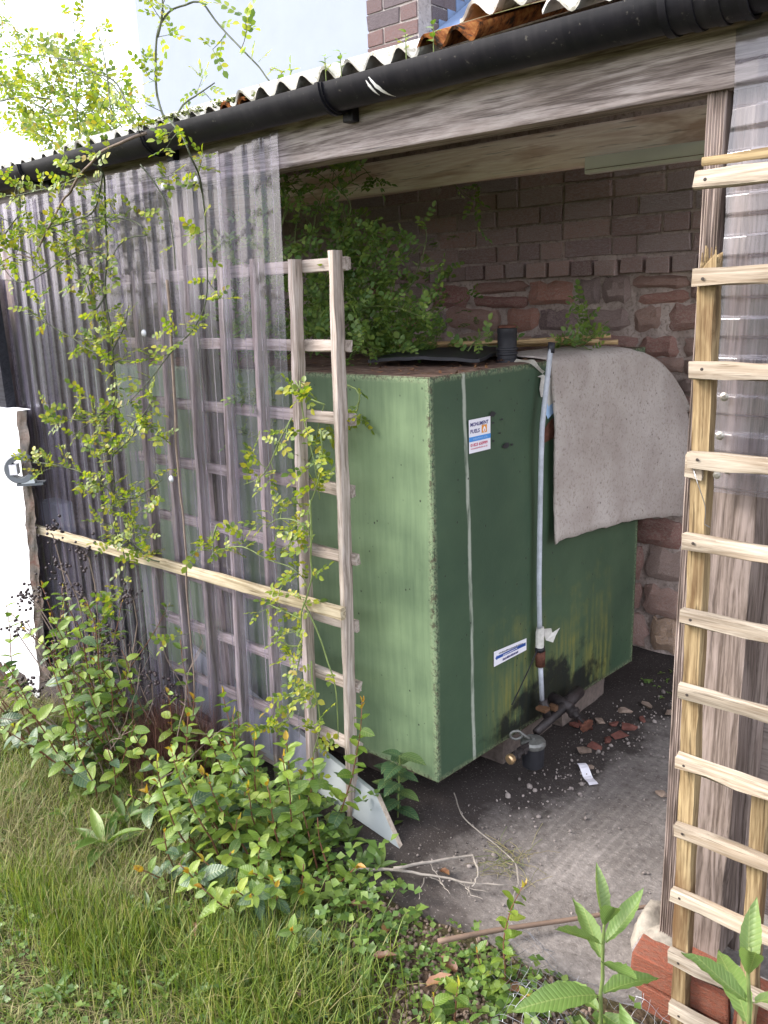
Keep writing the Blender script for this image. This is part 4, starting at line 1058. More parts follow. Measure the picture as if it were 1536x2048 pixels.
# supports: concrete blocks under the tank --------------------------------
def block(x0, y0, x1, y1, lab, h=.125):
    bm = bmesh.new(); bmesh.ops.create_cube(bm, size=1)
    bmesh.ops.subdivide_edges(bm, edges=bm.edges[:], cuts=3, use_grid_fill=True)
    for q in bm.verts:
        p = Vector((x0+(q.co.x+.5)*(x1-x0), y0+(q.co.y+.5)*(y1-y0), (q.co.z+.5)*h))
        p += Vector((mnoise.noise(p*20), mnoise.noise(p*20+Vector((5, 0, 0))), mnoise.noise(p*20+Vector((0, 9, 0)))))*.005
        q.co = p
    b = MB(); b.addbm(bm); me = b.mesh('concrete_block', 'concrete_block'); smooth_angle(me, 50); tag(put('concrete_block', me), lab, 'block')
block(-1.70, 2.06, -1.50, 2.166, 'dark damp concrete block under the front corner of the tank')
block(-1.60, 2.172, -1.40, 2.51, 'concrete block beneath the tank right behind the filter bowl')
block(-1.58, 2.522, -1.365, 2.86, 'rearmost concrete block under the long side of the tank, reddish and drier')
block(-2.05, 1.88, -1.61, 2.08, 'dark concrete block under the front of the tank behind the leaning white board')
block(-2.75, 1.88, -2.30, 2.08, 'dark concrete block under the far left of the tank, behind the trellis')

# ------------------------------------------------------------------ draped mat, board and canes on the tank
def mat():
    b = MB(); U = np.linspace(.556, 1.53, 48); nt_ = 34; v = []
    def bot(u):
        pts = [(.55, .645), (.58, .655), (.839, .640), (1.0, .625), (1.20, .60), (1.5, .54)]
        for (a, p), (c, q) in zip(pts, pts[1:]):
            if a <= u <= c: return p+(q-p)*(u-a)/(c-a)
        return .55
    def topz(u):
        if u < 1.02: return TH+.010
        t = (u-1.02)/.44; return TH+.010-.05*t-.16*t**2.2
    for u in U:
        free = max(0., u-1.12)
        zt, zb = topz(u), bot(u)+.006*mnoise.noise(Vector((u*12, 0, 0)))
        inner = .30*(1-min(1, max(0, (u-.95)/.4)))                  # how far it lies on the tank top
        for j in range(nt_+1):
            t = j/nt_
            if t < .25:
                k = 1-t/.25; off = .008-inner*k; z = zt+.006*math.sin(k*4)*k
                if k < .25: z -= .006*(1-k/.25)**2; off += .004*(1-k/.25)
            else:
                k = (t-.25)/.75; off = .012+.014*math.sin(k*2.2)+.018*k*k; z = zt-.006-(zt-.006-zb)*k
                off += .012*mnoise.noise(Vector((u*4, z*3, 1)))*k
                off += free*.10*math.sin(k*3.0)-free*free*.12
            off += .009*mnoise.noise(Vector((u*5+z*2, z*1.5, 8)))
            v.append(side_pt(u+.004*mnoise.noise(Vector((z*6, u*3, 2)))+(random.gauss(0, .001) if u < .57 or u > 1.5 else 0), z+(random.gauss(0, .0012) if j == nt_ else 0), off+.0025*mnoise.noise(Vector((u*14, z*14, 4)))))
    n = nt_+1; m_ = len(U)
    f = [(i*n+j, i*n+j+1, (i+1)*n+j+1, (i+1)*n+j) for i in range(m_-1) for j in range(nt_)]
    v2 = [p-NV*.006-Vector((0, 0, .004)) for p in v]; o = len(v)
    f2 = [(o+q[3], o+q[2], o+q[1], o+q[0]) for q in f]
    rim = [(i*n, (i+1)*n) for i in range(m_-1)]+[((i+1)*n+nt_, i*n+nt_) for i in range(m_-1)]+[(j+1, j) for j in range(nt_)]+[((m_-1)*n+j, (m_-1)*n+j+1) for j in range(nt_)]
    b.add(v+v2, f+f2+[(a, c, o+c, o+a) for a, c in rim])
    q = NB('felt_mat'); oo = q.obj(); a = q.noise(oo, 5, 5, .6); d = q.noise(oo, 90, 5, .7); e = q.noise(oo, 230, 3, .7)
    c = q.ramp(a, [(.35, (.38, .33, .30)), (.62, (.48, .43, .395))])
    c = q.mix(q.math('MULTIPLY', q.ramp(d, [(.34, 1.), (.47, 0.)]), .55), c, (.15, .115, .095))
    c = q.mix(q.math('MULTIPLY', q.ramp(e, [(.58, 0.), (.7, 1.)]), .3), c, (.52, .48, .46))
    ds = q.noise(oo, 2.6, 4, .6, .5); c = q.mix(q.math('MULTIPLY', q.ramp(ds, [(.46, 0.), (.62, 1.)]), .28), c, (.26, .205, .17))
    sp = q.voro(oo, 24); c = q.mix(q.math('MULTIPLY', q.ramp(sp, [(.06, 1.), (.12, 0.)]), .6), c, (.07, .05, .04))
    M['felt'] = q.done(q.pbsdf(c, 1., q.bump(q.math('ADD', d, e), .5, .004), .05))
    tag(b.build('felt_mat', 'felt', None, True), 'stiff greyish pink felt mat draped over the rear corner of the tank', 'mat')
mat()
def bent_sheet(name, A, B, width_dir, w_, th, sag, matn, label, cat):
    A, B = Vector(A), Vector(B); wd = Vector(width_dir).normalized(); n = 14; mrows = 6; v = []
    for i in range(n+1):
        t = i/n; p = A.lerp(B, t)
        for j in range(mrows+1):
            s_ = j/mrows; v.append(p+wd*w_*s_+Vector((0, 0, sag*math.sin(math.pi*t*1.15+.3)*(1-s_)+.004*mnoise.noise(Vector((t*7, s_*5, 2))))))
    k = mrows+1; o = len(v); v += [p-Vector((0, 0, th)) for p in v]
    f = [(i*k+j, (i+1)*k+j, (i+1)*k+j+1, i*k+j+1) for i in range(n) for j in range(mrows)]; f2 = [(o+q[3], o+q[2], o+q[1], o+q[0]) for q in f]
    rim = [(i*k, (i+1)*k) for i in range(n)]+[((i+1)*k+mrows, i*k+mrows) for i in range(n)]+[(j+1, j) for j in range(mrows)]+[(n*k+j, n*k+j+1) for j in range(mrows)]
    b = MB(); b.add(v+v2 if False else v, f+f2+[(c, a, o+a, o+c) for a, c in rim]); me = b.mesh(name, matn); smooth_angle(me, 40)
    tag(put(name, me), label, cat)
ZT = TZ+TH
bent_sheet('black_sheet', (-1.80, 2.00, ZT+.018), (-1.455, 2.125, ZT+.026), (-.35, 1, .02), .42, .010, .008, 'black_pipe', 'black warped board lying on the tank top near its front edge', 'board')
canes = [((-2.35, 2.36, ZT+.035), (-1.40, 2.80, ZT+.030), .0075, 'longest bamboo cane lying on the tank top behind the black vent pipe'),
         ((-2.15, 2.40, ZT+.022), (-1.37, 2.83, ZT+.046), .0065, 'upper thin bamboo cane ending over the felt mat on the tank top'),
         ((-2.0, 2.55, ZT+.018), (-1.36, 2.87, ZT+.022), .0085, 'dull brown bamboo cane farthest back on the tank top')]
for a, c, r_, lab in canes:
    a, c = Vector(a), Vector(c); pts = [a.lerp(c, i/24) for i in range(25)]
    rs = [r_*(1.12 if i % 6 == 0 else 1) for i in range(25)]
    m, L = frame(a, c, (0, 0, 1)); mi = m.inverted(); b = MB(); b.tube([mi @ p for p in pts], rs, 8)
    tag(put('bamboo_cane', b.mesh('bamboo_cane', 'bamboo', True), m), lab, 'cane')
b = MB(); mm = []
for i in range(260):
    t = random.random(); x = random.uniform(-2.1, -1.36) if random.random() < .6 else random.uniform(-1.7, -1.40); y = random.uniform(1.84, 2.95)
    m = Matrix.Translation((x, y, ZT+random.uniform(.0, .008))) @ Euler((random.uniform(-.4, .4), random.uniform(-.4, .4), random.uniform(0, 6))).to_matrix().to_4x4() @ Matrix.Diagonal((random.uniform(.004, .011), random.uniform(.008, .03), .006, 1))
    mm.append(np.array(m))
tag(bulk('leaf_litter', [(-.5, 0, 0), (0, -.5, .3), (.5, 0, 0), (0, .5, .3)], [(0, 1, 3), (1, 2, 3)], mm, 'brown_leaf'), 'crumbled dead leaves scattered over the rusty tank top', 'leaf litter', kind='stuff')
# white board leaning behind the trellis
wb = thing('white_board', (-1.9, 1.63, 0), 'white laminated board leaning on its edge between trellis and tank', 'board')
def wboard():
    a = Vector((-2.60, 1.755, .300)); bt = Vector((-1.515, 1.64, .115)); dn = Vector((-1.397, 1.605, .0)); dl = Vector((-2.5, 1.69, .08))
    # a plank whose right-hand end is cut square, leaning back
    ex = (bt-a).normalized(); n = ex.cross(dn-bt).normalized()
    if n.y > 0: n = -n
    th = n*-.018; b = MB()
    P = [a, bt, dn, dl]; Q = [p+th for p in P]
    b.add(P+Q, [(0, 3, 2, 1), (4, 5, 6, 7)]); o = b.build('face', 'white_laminate', wb)
    e = MB(); e.add(P+Q, [(0, 1, 5, 4), (3, 7, 6, 2), (0, 4, 7, 3)]); e.build('edge', 'white_laminate', wb)
    e = MB(); e.add([P[1], P[2], Q[2], Q[1]], [(0, 1, 2, 3)]); e.build('cut_end', 'chip', wb)
wboard()

# plant lines, in metres
ROOF_CANES = [[[-2.312,1.62,2.086],[-2.477,1.66,2.114],[-2.658,1.72,2.211],[-2.832,1.76,2.326],[-3.005,1.8,2.404],[-3.165,1.84,2.496],[-3.342,1.88,2.573],[-3.608,1.93,2.697],[-3.796,1.96,2.779]],[[-2.288,1.6,2.086],[-2.322,1.6,2.139],[-2.422,1.62,2.214],[-2.505,1.64,2.277],[-2.645,1.66,2.33],[-2.778,1.68,2.391],[-2.924,1.7,2.428],[-3.126,1.72,2.484],[-3.328,1.74,2.514],[-3.562,1.75,2.524]],[[-2.642,1.7,2.121],[-2.855,1.75,2.227],[-3.065,1.8,2.322],[-3.295,1.85,2.454],[-3.452,1.88,2.557],[-3.549,1.9,2.621],[-3.754,1.93,2.714]],[[-2.206,1.6,2.113],[-2.257,1.62,2.202],[-2.259,1.63,2.298],[-2.249,1.64,2.366],[-2.199,1.65,2.406],[-2.138,1.66,2.411],[-2.082,1.67,2.411],[-2.035,1.68,2.355],[-1.977,1.68,2.299],[-1.907,1.67,2.246],[-1.84,1.66,2.195],[-1.775,1.65,2.138],[-1.69,1.64,2.116]],[[-2.243,1.63,2.344],[-2.227,1.64,2.389],[-2.214,1.64,2.424],[-2.215,1.64,2.456]],[[-3.378,1.7,2.366],[-3.196,1.72,2.352],[-3.048,1.74,2.324],[-2.94,1.76,2.323]],[[-2.561,1.62,2.078],[-2.769,1.66,2.169],[-3.02,1.7,2.27],[-3.313,1.75,2.383],[-3.594,1.8,2.491]],[[-2.462,1.62,2.088],[-2.656,1.68,2.189],[-2.928,1.75,2.303],[-3.214,1.8,2.39],[-3.562,1.85,2.512]],[[-2.626,1.6,2.07],[-2.91,1.66,2.143],[-3.181,1.7,2.231],[-3.503,1.75,2.313]],[[-2.457,1.66,2.101],[-2.592,1.75,2.211],[-2.822,1.85,2.34],[-3.048,1.92,2.448],[-3.251,1.98,2.636]],[[-2.721,1.6,2.066],[-3.045,1.7,2.182],[-3.385,1.8,2.347],[-3.707,1.9,2.526]],[[-2.38,1.64,2.1],[-2.577,1.7,2.217],[-2.812,1.78,2.304],[-3.07,1.84,2.372],[-3.416,1.9,2.493]],[[-2.659,1.64,2.085],[-2.756,1.7,2.174],[-2.958,1.76,2.251],[-3.164,1.8,2.296],[-3.428,1.84,2.331]],[[-2.139,1.58,2.094],[-2.138,1.62,2.145],[-2.116,1.66,2.173],[-2.082,1.7,2.206]],[[-2.461,1.6,2.078],[-2.535,1.64,2.166],[-2.604,1.68,2.286],[-2.672,1.72,2.409],[-2.73,1.74,2.507]],[[-2.716,1.62,2.098],[-2.836,1.7,2.25],[-2.88,1.74,2.421],[-2.897,1.76,2.546],[-2.925,1.76,2.583]]]
HANG_CANES = [[[-2.154,1.5,2.06],[-2.206,1.46,2.043],[-2.286,1.44,2.027],[-2.363,1.44,2.001],[-2.461,1.45,1.973],[-2.533,1.46,1.937],[-2.604,1.47,1.922],[-2.721,1.48,1.856],[-2.826,1.48,1.783],[-2.868,1.48,1.76],[-2.991,1.48,1.775],[-3.112,1.48,1.756]],[[-2.041,1.5,2.077],[-1.926,1.45,2.012],[-1.893,1.45,1.953],[-1.933,1.5,1.912],[-1.954,1.52,1.831],[-1.964,1.52,1.733],[-1.964,1.52,1.652],[-1.991,1.52,1.577],[-2.055,1.52,1.514],[-2.147,1.52,1.463],[-2.264,1.52,1.382],[-2.345,1.52,1.331],[-2.439,1.52,1.279],[-2.542,1.52,1.246],[-2.673,1.51,1.199],[-2.803,1.5,1.138]],[[-2.396,1.46,2.006],[-2.404,1.5,1.984],[-2.44,1.52,1.909],[-2.464,1.52,1.762],[-2.501,1.52,1.609],[-2.492,1.52,1.531],[-2.503,1.52,1.426],[-2.508,1.52,1.319],[-2.538,1.52,1.207],[-2.573,1.52,1.091],[-2.592,1.52,0.973],[-2.592,1.51,0.826]],[[-2.168,1.53,1.659],[-2.176,1.53,1.543],[-2.186,1.53,1.408],[-2.202,1.53,1.204],[-2.214,1.53,0.992],[-2.199,1.52,0.831],[-2.218,1.52,0.633],[-2.223,1.51,0.23]],[[-2.457,1.52,1.235],[-2.358,1.51,1.226],[-2.282,1.51,1.201],[-2.218,1.51,1.165]],[[-2.553,1.51,0.933],[-2.624,1.49,0.986],[-2.711,1.47,1.021],[-2.839,1.46,1.033],[-3.026,1.45,1.028]],[[-2.559,1.51,0.933],[-2.417,1.51,0.969],[-2.276,1.51,1.036]],[[-2.509,1.52,1.4],[-2.597,1.5,1.449],[-2.686,1.49,1.485],[-2.757,1.48,1.514],[-2.851,1.47,1.557],[-2.905,1.46,1.565]],[[-2.534,1.52,1.282],[-2.607,1.5,1.229],[-2.682,1.48,1.208],[-2.753,1.47,1.204],[-2.871,1.46,1.181]],[[-2.361,1.52,0.739],[-2.421,1.51,0.749],[-2.514,1.51,0.791],[-2.592,1.51,0.826]],[[-2.481,1.46,1.975],[-2.59,1.46,1.965],[-2.786,1.46,1.962],[-2.999,1.46,1.967]],[[-2.404,1.5,1.984],[-2.47,1.5,1.882],[-2.578,1.49,1.86],[-2.756,1.48,1.85],[-3.066,1.47,1.831]],[[-2.254,1.52,1.814],[-2.315,1.52,1.84],[-2.451,1.52,1.859],[-2.697,1.5,1.839],[-2.954,1.49,1.84]],[[-2.245,1.52,1.792],[-2.354,1.52,1.785],[-2.433,1.52,1.745],[-2.458,1.52,1.67]],[[-2.485,1.52,1.64],[-2.541,1.5,1.579],[-2.563,1.49,1.674],[-2.669,1.48,1.805]],[[-2.592,1.51,0.826],[-2.515,1.48,0.71],[-2.525,1.45,0.587],[-2.601,1.43,0.461]],[[-2.204,1.5,1.981],[-2.128,1.52,1.88],[-2.108,1.52,1.783],[-2.112,1.52,1.686]],[[-2.573,1.52,1.091],[-2.429,1.5,1.158],[-2.369,1.5,1.212],[-2.285,1.5,1.282]],[[-2.607,1.52,0.906],[-2.475,1.5,0.875],[-2.435,1.5,0.801]],[[-2.501,1.52,1.449],[-2.376,1.5,1.53],[-2.349,1.5,1.591]],[[-2.465,1.52,1.732],[-2.527,1.5,1.765],[-2.654,1.5,1.757],[-2.908,1.48,1.687],[-3.073,1.47,1.693]],[[-3.066,1.47,1.831],[-2.87,1.46,1.914],[-2.87,1.46,2.025]]]
TRELLIS_CANES = [[[-1.777,1.66,1.071],[-1.721,1.66,1.166],[-1.697,1.66,1.229],[-1.665,1.66,1.301]],[[-1.585,1.58,1.316],[-1.658,1.58,1.336],[-1.694,1.58,1.376]],[[-1.599,1.52,1.06],[-1.604,1.52,0.956],[-1.614,1.52,0.884],[-1.61,1.52,0.836],[-1.638,1.52,0.764],[-1.665,1.52,0.714],[-1.672,1.52,0.637],[-1.687,1.52,0.559],[-1.721,1.52,0.446],[-1.754,1.52,0.357],[-1.814,1.52,0.261]],[[-1.677,1.54,0.738],[-1.629,1.54,0.675],[-1.592,1.54,0.578],[-1.561,1.54,0.5],[-1.565,1.54,0.332]],[[-1.646,1.53,0.566],[-1.642,1.53,0.497],[-1.626,1.53,0.413],[-1.631,1.53,0.344],[-1.661,1.53,0.261],[-1.683,1.53,0.158]],[[-1.662,1.53,1.278],[-1.706,1.53,1.225],[-1.761,1.53,1.15],[-1.816,1.53,1.096],[-1.892,1.53,1.063]],[[-1.571,1.55,1.255],[-1.578,1.55,1.166],[-1.597,1.55,1.095],[-1.641,1.55,1.019],[-1.639,1.55,0.942]],[[-2.064,1.51,0.791],[-2.031,1.51,0.834],[-1.929,1.51,0.869],[-1.868,1.51,0.874],[-1.774,1.51,0.857],[-1.681,1.51,0.853],[-1.63,1.51,0.826]],[[-2.01,1.51,0.926],[-2.035,1.51,0.875],[-2.031,1.51,0.834]],[[-1.664,1.57,1.378],[-1.661,1.57,1.296],[-1.648,1.57,1.228],[-1.625,1.57,1.146],[-1.613,1.57,1.048]],[[-1.606,1.52,0.974],[-1.666,1.52,0.993],[-1.751,1.52,0.981],[-1.797,1.52,0.951]],[[-1.656,1.51,0.699],[-1.725,1.51,0.706],[-1.811,1.51,0.718]],[[-1.663,1.51,0.62],[-1.724,1.51,0.604],[-1.776,1.51,0.635]],[[-1.71,1.51,0.454],[-1.776,1.51,0.417],[-1.811,1.51,0.406]],[[-1.744,1.51,0.351],[-1.822,1.51,0.299],[-1.882,1.51,0.288]],[[-1.667,1.7,1.639],[-1.632,1.7,1.677],[-1.597,1.7,1.688]],[[-1.639,1.72,1.35],[-1.583,1.72,1.324],[-1.628,1.72,1.221]]]
INNER_CANES = [[[-2.087,1.95,1.374],[-2.031,1.95,1.586],[-2.05,1.95,1.774],[-2.016,1.95,1.892],[-2.089,1.95,1.974]],[[-2.064,2.0,1.387],[-1.996,2.0,1.647],[-2.005,2.0,1.818],[-1.951,2.0,1.933]],[[-2.066,2.2,1.37],[-1.869,2.2,1.558],[-1.78,2.2,1.612],[-1.74,2.2,1.674],[-1.709,2.2,1.757],[-1.715,2.2,1.825]],[[-2.113,2.15,1.426],[-1.959,2.15,1.578],[-1.841,2.15,1.702],[-1.861,2.15,1.75]],[[-2.114,2.1,1.412],[-1.963,2.1,1.514],[-1.827,2.1,1.561],[-1.623,2.1,1.512]],[[-2.022,2.05,1.647],[-1.919,2.05,1.813],[-1.893,2.05,1.886],[-2.02,2.05,1.974]],[[-2.024,1.85,1.65],[-2.01,1.85,1.784],[-1.967,1.85,1.882],[-1.993,1.85,1.956]],[[-2.256,2.15,1.549],[-2.046,2.15,1.68],[-1.908,2.15,1.674],[-1.801,2.15,1.638]],[[-2.154,2.35,1.356],[-2.003,2.35,1.413],[-1.883,2.35,1.484],[-1.836,2.35,1.552]],[[-2.251,2.4,1.388],[-2.023,2.4,1.364],[-1.812,2.4,1.412]],[[-2.199,2.3,1.543],[-2.076,2.3,1.488],[-1.91,2.3,1.504],[-1.823,2.3,1.419]],[[-2.125,1.74,1.343],[-2.13,1.74,1.501],[-2.099,1.74,1.654],[-2.104,1.74,1.744]],[[-1.981,1.72,1.13],[-1.952,1.72,1.29],[-1.962,1.72,1.412],[-1.941,1.72,1.502]],[[-2.215,2.0,1.383],[-2.11,2.0,1.42],[-1.92,2.0,1.439],[-1.746,2.0,1.425]],[[-2.258,2.2,1.511],[-2.052,2.2,1.578],[-1.893,2.2,1.509],[-1.766,2.2,1.41]],[[-2.251,2.25,1.581],[-2.046,2.25,1.645],[-1.866,2.25,1.573]],[[-2.048,2.2,1.646],[-2.062,2.2,1.796],[-1.965,2.2,1.869]],[[-2.17,2.3,1.959],[-2.071,2.3,1.998],[-2.024,2.3,2.001]],[[-1.949,2.6,1.964],[-1.904,2.6,1.976],[-1.859,2.6,1.976]],[[-1.488,2.75,1.374],[-1.439,2.75,1.392],[-1.373,2.75,1.445]],[[-1.562,2.7,1.367],[-1.481,2.7,1.395],[-1.422,2.7,1.379]],[[-1.633,2.3,1.38],[-1.602,2.3,1.422],[-1.533,2.3,1.462]]]
BRANCH = [[[-1.425,1.421,0.03],[-1.321,1.495,0.03],[-1.23,1.537,0.03],[-1.124,1.579,0.03],[-1.04,1.636,0.03]],[[-1.312,1.485,0.045],[-1.252,1.567,0.045],[-1.174,1.663,0.045],[-1.117,1.612,0.045],[-1.101,1.557,0.045]],[[-1.247,1.54,0.02],[-1.225,1.486,0.02],[-1.203,1.454,0.02]],[[-1.255,1.547,0.015],[-1.204,1.548,0.015],[-1.153,1.526,0.015]],[[-1.146,1.586,0.015],[-1.11,1.559,0.015],[-1.073,1.564,0.015]],[[-1.135,1.607,0.02],[-1.112,1.55,0.02]],[[-1.264,1.582,0.03],[-1.23,1.556,0.03],[-1.17,1.526,0.03]],[[-1.19,1.577,0.015],[-1.109,1.58,0.015],[-1.073,1.6,0.015]]]
CANE = [[-1.065,1.356,0.03],[-0.966,1.485,0.03],[-0.837,1.635,0.03],[-0.697,1.809,0.03]]
VINE = [[-1.422,1.914,0.012],[-1.315,1.824,0.012],[-1.175,1.78,0.012],[-1.082,1.741,0.012],[-1.033,1.675,0.012],[-1.012,1.617,0.012]]
LEAFLITTER = [[-1.2,1.251,0.0],[-1.329,1.386,0.0],[-1.24,1.596,0.0],[-0.916,1.429,-0.0],[-1.005,1.355,0.0],[-1.231,1.345,0.0],[-0.857,1.414,0.0],[-1.386,1.222,0.0],[-1.269,1.01,0.0],[-1.057,1.374,0.0],[-1.043,1.275,-0.0],[-1.332,1.035,-0.0],[-1.593,0.992,0.0],[-1.488,2.496,0.0]]
RUBBLE = [[-1.29,2.566,0.01],[-1.162,2.582,0.01],[-1.183,2.523,0.01],[-1.202,2.465,0.01],[-1.217,2.654,0.01],[-1.149,2.743,0.01],[-1.157,2.653,0.01],[-1.215,2.413,0.01],[-1.27,2.638,0.01],[-1.326,2.549,0.01],[-1.086,2.848,0.01],[-0.902,2.329,0.01],[-1.156,2.337,0.01],[-1.329,2.593,0.01],[-1.177,2.854,0.01],[-1.229,2.765,0.01]]
SHRUBL = [[-2.671,1.481,-0.03],[-2.913,1.345,-0.03],[-2.678,1.669,-0.03]]
ROSETTES = [[-2.124,1.065,-0.02],[-2.185,1.174,-0.02],[-1.759,0.98,-0.02],[-1.529,1.529,-0.02],[-1.385,1.501,-0.02],[-1.36,0.962,-0.02],[-2.365,1.067,-0.02],[-2.624,1.043,-0.02],[-1.514,0.858,-0.02],[-1.726,0.689,-0.02]]
# ================================================================== PLANTS
def arr(m): return np.array(m)
def leaf_mesh(name, mat, L, W, nl=5, fold=.18, droop=.18, tip=.9, base=.12, wav=.0, stalk=.06, serr=0., rnd=1.):
    """one leaf along +X, blade in XY, folded along its midrib"""
    v = []; rows = nl+1
    for i in range(rows):
        t = i/nl
        prof = (math.sin(math.pi*min(1, (t*(1-base)+base))**tip)) if t < 1 else 0
        prof = max(prof, 0.)**rnd
        prof = max(prof, 0.); wv = W/2*prof
        if serr and i % 2: wv *= 1-serr
        z = -droop*L*t*t
        wz = wav*W*math.sin(i*2.3)
        for k in (-1, -.5, 0, .5, 1):
            v.append((stalk*L+t*L, k*wv, z+abs(k)*wv*fold*2+(wz if abs(k) == 1 else 0)))
    f = [(i*5+j, (i+1)*5+j, (i+1)*5+j+1, i*5+j+1) for i in range(nl) for j in range(4)]
    v += [(0, -.0008, 0), (0, .0008, 0), (stalk*L, .0008, 0), (stalk*L, -.0008, 0)]; o = len(v)-4
    f.append((o, o+3, o+2, o+1))
    b = MB(); b.add(v, f); return b.mesh(name, mat, True)
def compound(nm, mat, npair, ll, lw, seed):
    """pinnate rose leaf along +X"""
    r = random.Random(seed); v = []; f = []
    Lr = ll*(npair*.82+.5)
    def leaflet(p, ang, l, w_):
        o = len(v); ca, sa = math.cos(ang), math.sin(ang); dz = r.uniform(-.25, .2)
        for (x, y, z) in ((0, 0, 0), (.3, .40, .06), (.3, 0, -.02), (.3, -.40, .06), (.68, .38, .04), (.68, 0, -.05), (.68, -.38, .04), (1, 0, -.12)):
            X, Y = x*l, y*w_*1.25
            v.append((p[0]+X*ca-Y*sa, p[1]+X*sa+Y*ca, p[2]+z*l+dz*X))
        f.extend([tuple(o+i for i in q) for q in ((0, 2, 1), (0, 3, 2), (1, 2, 5, 4), (2, 3, 6, 5), (4, 5, 7), (5, 6, 7))])
    for i in range(npair):
        x = ll*(.55+i*.82); z = -.10*x*x/Lr
        for s_ in (-1, 1):
            k = .8+.25*i/npair
            leaflet((x, 0, z), s_*r.uniform(.75, 1.15), ll*k*r.uniform(.85, 1.1), lw*k)
    leaflet((Lr-.1*ll, 0, -.10*Lr), 0, ll*1.15, lw*1.1)
    o = len(v); v += [(0, -.0007, 0), (0, .0007, 0), (Lr, .0005, -.10*Lr), (Lr, -.0005, -.10*Lr)]; f.append((o, o+3, o+2, o+1))
    return v, f
def cmesh(v, f, mat):
    b = MB(); b.add(v, f); return b.mesh('leaf', mat, True)
ROSE_V = [compound('leaf', 'rose_leaf', n, .0125, .0085, i) for i, n in enumerate((2, 2, 3, 3, 3, 2))]
ROSE = [cmesh(v, f, 'rose_leaf') for v, f in ROSE_V]
LUSH = [cmesh(*compound('leaf', 'rose_leaf_lush', n, .019, .0125, 30+i), 'rose_leaf_lush') for i, n in enumerate((2, 3, 3, 2))]
def basis(p, d, up=(0, 0, 1), roll=0., s=1.):
    d = Vector(d).normalized(); u = Vector(up); u = u-d*u.dot(d)
    if u.length < 1e-4: u = d.orthogonal()
    u.normalize(); b = u.cross(d)
    m = Matrix(((d.x, b.x, u.x, p[0]), (d.y, b.y, u.y, p[1]), (d.z, b.z, u.z, p[2]), (0, 0, 0, 1)))
    return m @ Matrix.Rotation(roll, 4, 'X') @ Matrix.Scale(s, 4)
CAMP = Vector((0, 0, 1.6))
def rose(name, root, label, canes, mats, dens, shoot, meshes, seed, rad=.0028, extra=(), yd=0., smin=.8, smax=1.5, cane_mat='cane', thick=()):
    """canes as parts, their leaves: the 300 largest in view as parts, the rest joined"""
    r = random.Random(seed); t = thing(name, root, label, 'climbing rose'); Ms = []
    shoots = MB()
    for ci, c in enumerate(canes):
        pts = catmull(c, .02)
        pts = [p+Vector((mnoise.noise(p*9), mnoise.noise(p*9+Vector((3, 0, 0))), mnoise.noise(p*9+Vector((0, 7, 0)))))*.005 for p in pts]
        k = len(pts); r0 = rad*(1.7 if ci in thick else r.uniform(.8, 1.2))
        b = MB(); b.tube(pts, [r0*(1-.55*i/k) for i in range(k)], 5); b.build('cane', 'old_cane' if ci in thick else cane_mat, t, True)
        d = dens[ci] if isinstance(dens, (list, tuple)) else dens
        acc = 0
        for i in range(1, k-1):
            L = (pts[i]-pts[i-1]).length; acc += L*d
            while acc > r.random():
                acc -= 1
                tan = (pts[i+1]-pts[i-1]).normalized()
                side = Vector((r.gauss(0, 1), r.gauss(0, .7)-.35+yd, r.gauss(.35, .8))); side = (side-tan*side.dot(tan)*.6).normalized()
                if r.random() < shoot[0]:
                    Ls = r.uniform(*shoot[1]); q = [pts[i]]; dv = (side+tan*.4).normalized(); n = max(2, int(Ls/.018))
                    for j in range(n):
                        dv = (dv+Vector((r.gauss(0, .18), r.gauss(0, .18), r.gauss(.05, .18)))).normalized(); q.append(q[-1]+dv*Ls/n)
                    shoots.tube(q, [.0013*(1-.5*j/len(q)) for j in range(len(q))], 4)
                    for j in range(1, len(q)):
                        for _ in range(2 if j == len(q)-1 else 1):
                            sd = Vector((r.gauss(0, 1), r.gauss(-.25, .8), r.gauss(.1, .8))).normalized()
                            Ms.append(basis(q[j], sd*.8+dv*.55, (r.gauss(0, .4), -.45+r.gauss(0, .4), .8), r.uniform(-.6, .6), r.uniform(smin, smax)))
                else:
                    Ms.append(basis(pts[i], side+tan*r.uniform(0, .6), (r.gauss(0, .4), -.45+r.gauss(0, .4), .8), r.uniform(-.6, .6), r.uniform(smin, smax)))
    Ms += list(extra)
    if shoots.v: shoots.build('twigs', cane_mat, t)['kind'] = 'stuff'
    Ms.sort(key=lambda m: -m.to_scale()[0]/(m.translation-CAMP).length)
    for i, m in enumerate(Ms[:290]): put('leaf', meshes[i % len(meshes)], m, t)
    rest = Ms[290:]
    if rest:
        mt = meshes[0].materials[0].name
        key = [k for k, v in M.items() if v.name == mt][0]
        b = MB(); me0 = [([v.co[:] for v in me.vertices], [tuple(p.vertices) for p in me.polygons]) for me in meshes[:3]]
        for w_ in range(3):
            sub = [arr(m) for i, m in enumerate(rest) if i % 3 == w_]
            if sub: bulk('foliage', me0[w_][0], me0[w_][1], sub, key, t)['kind'] = 'stuff'
    return t, Ms

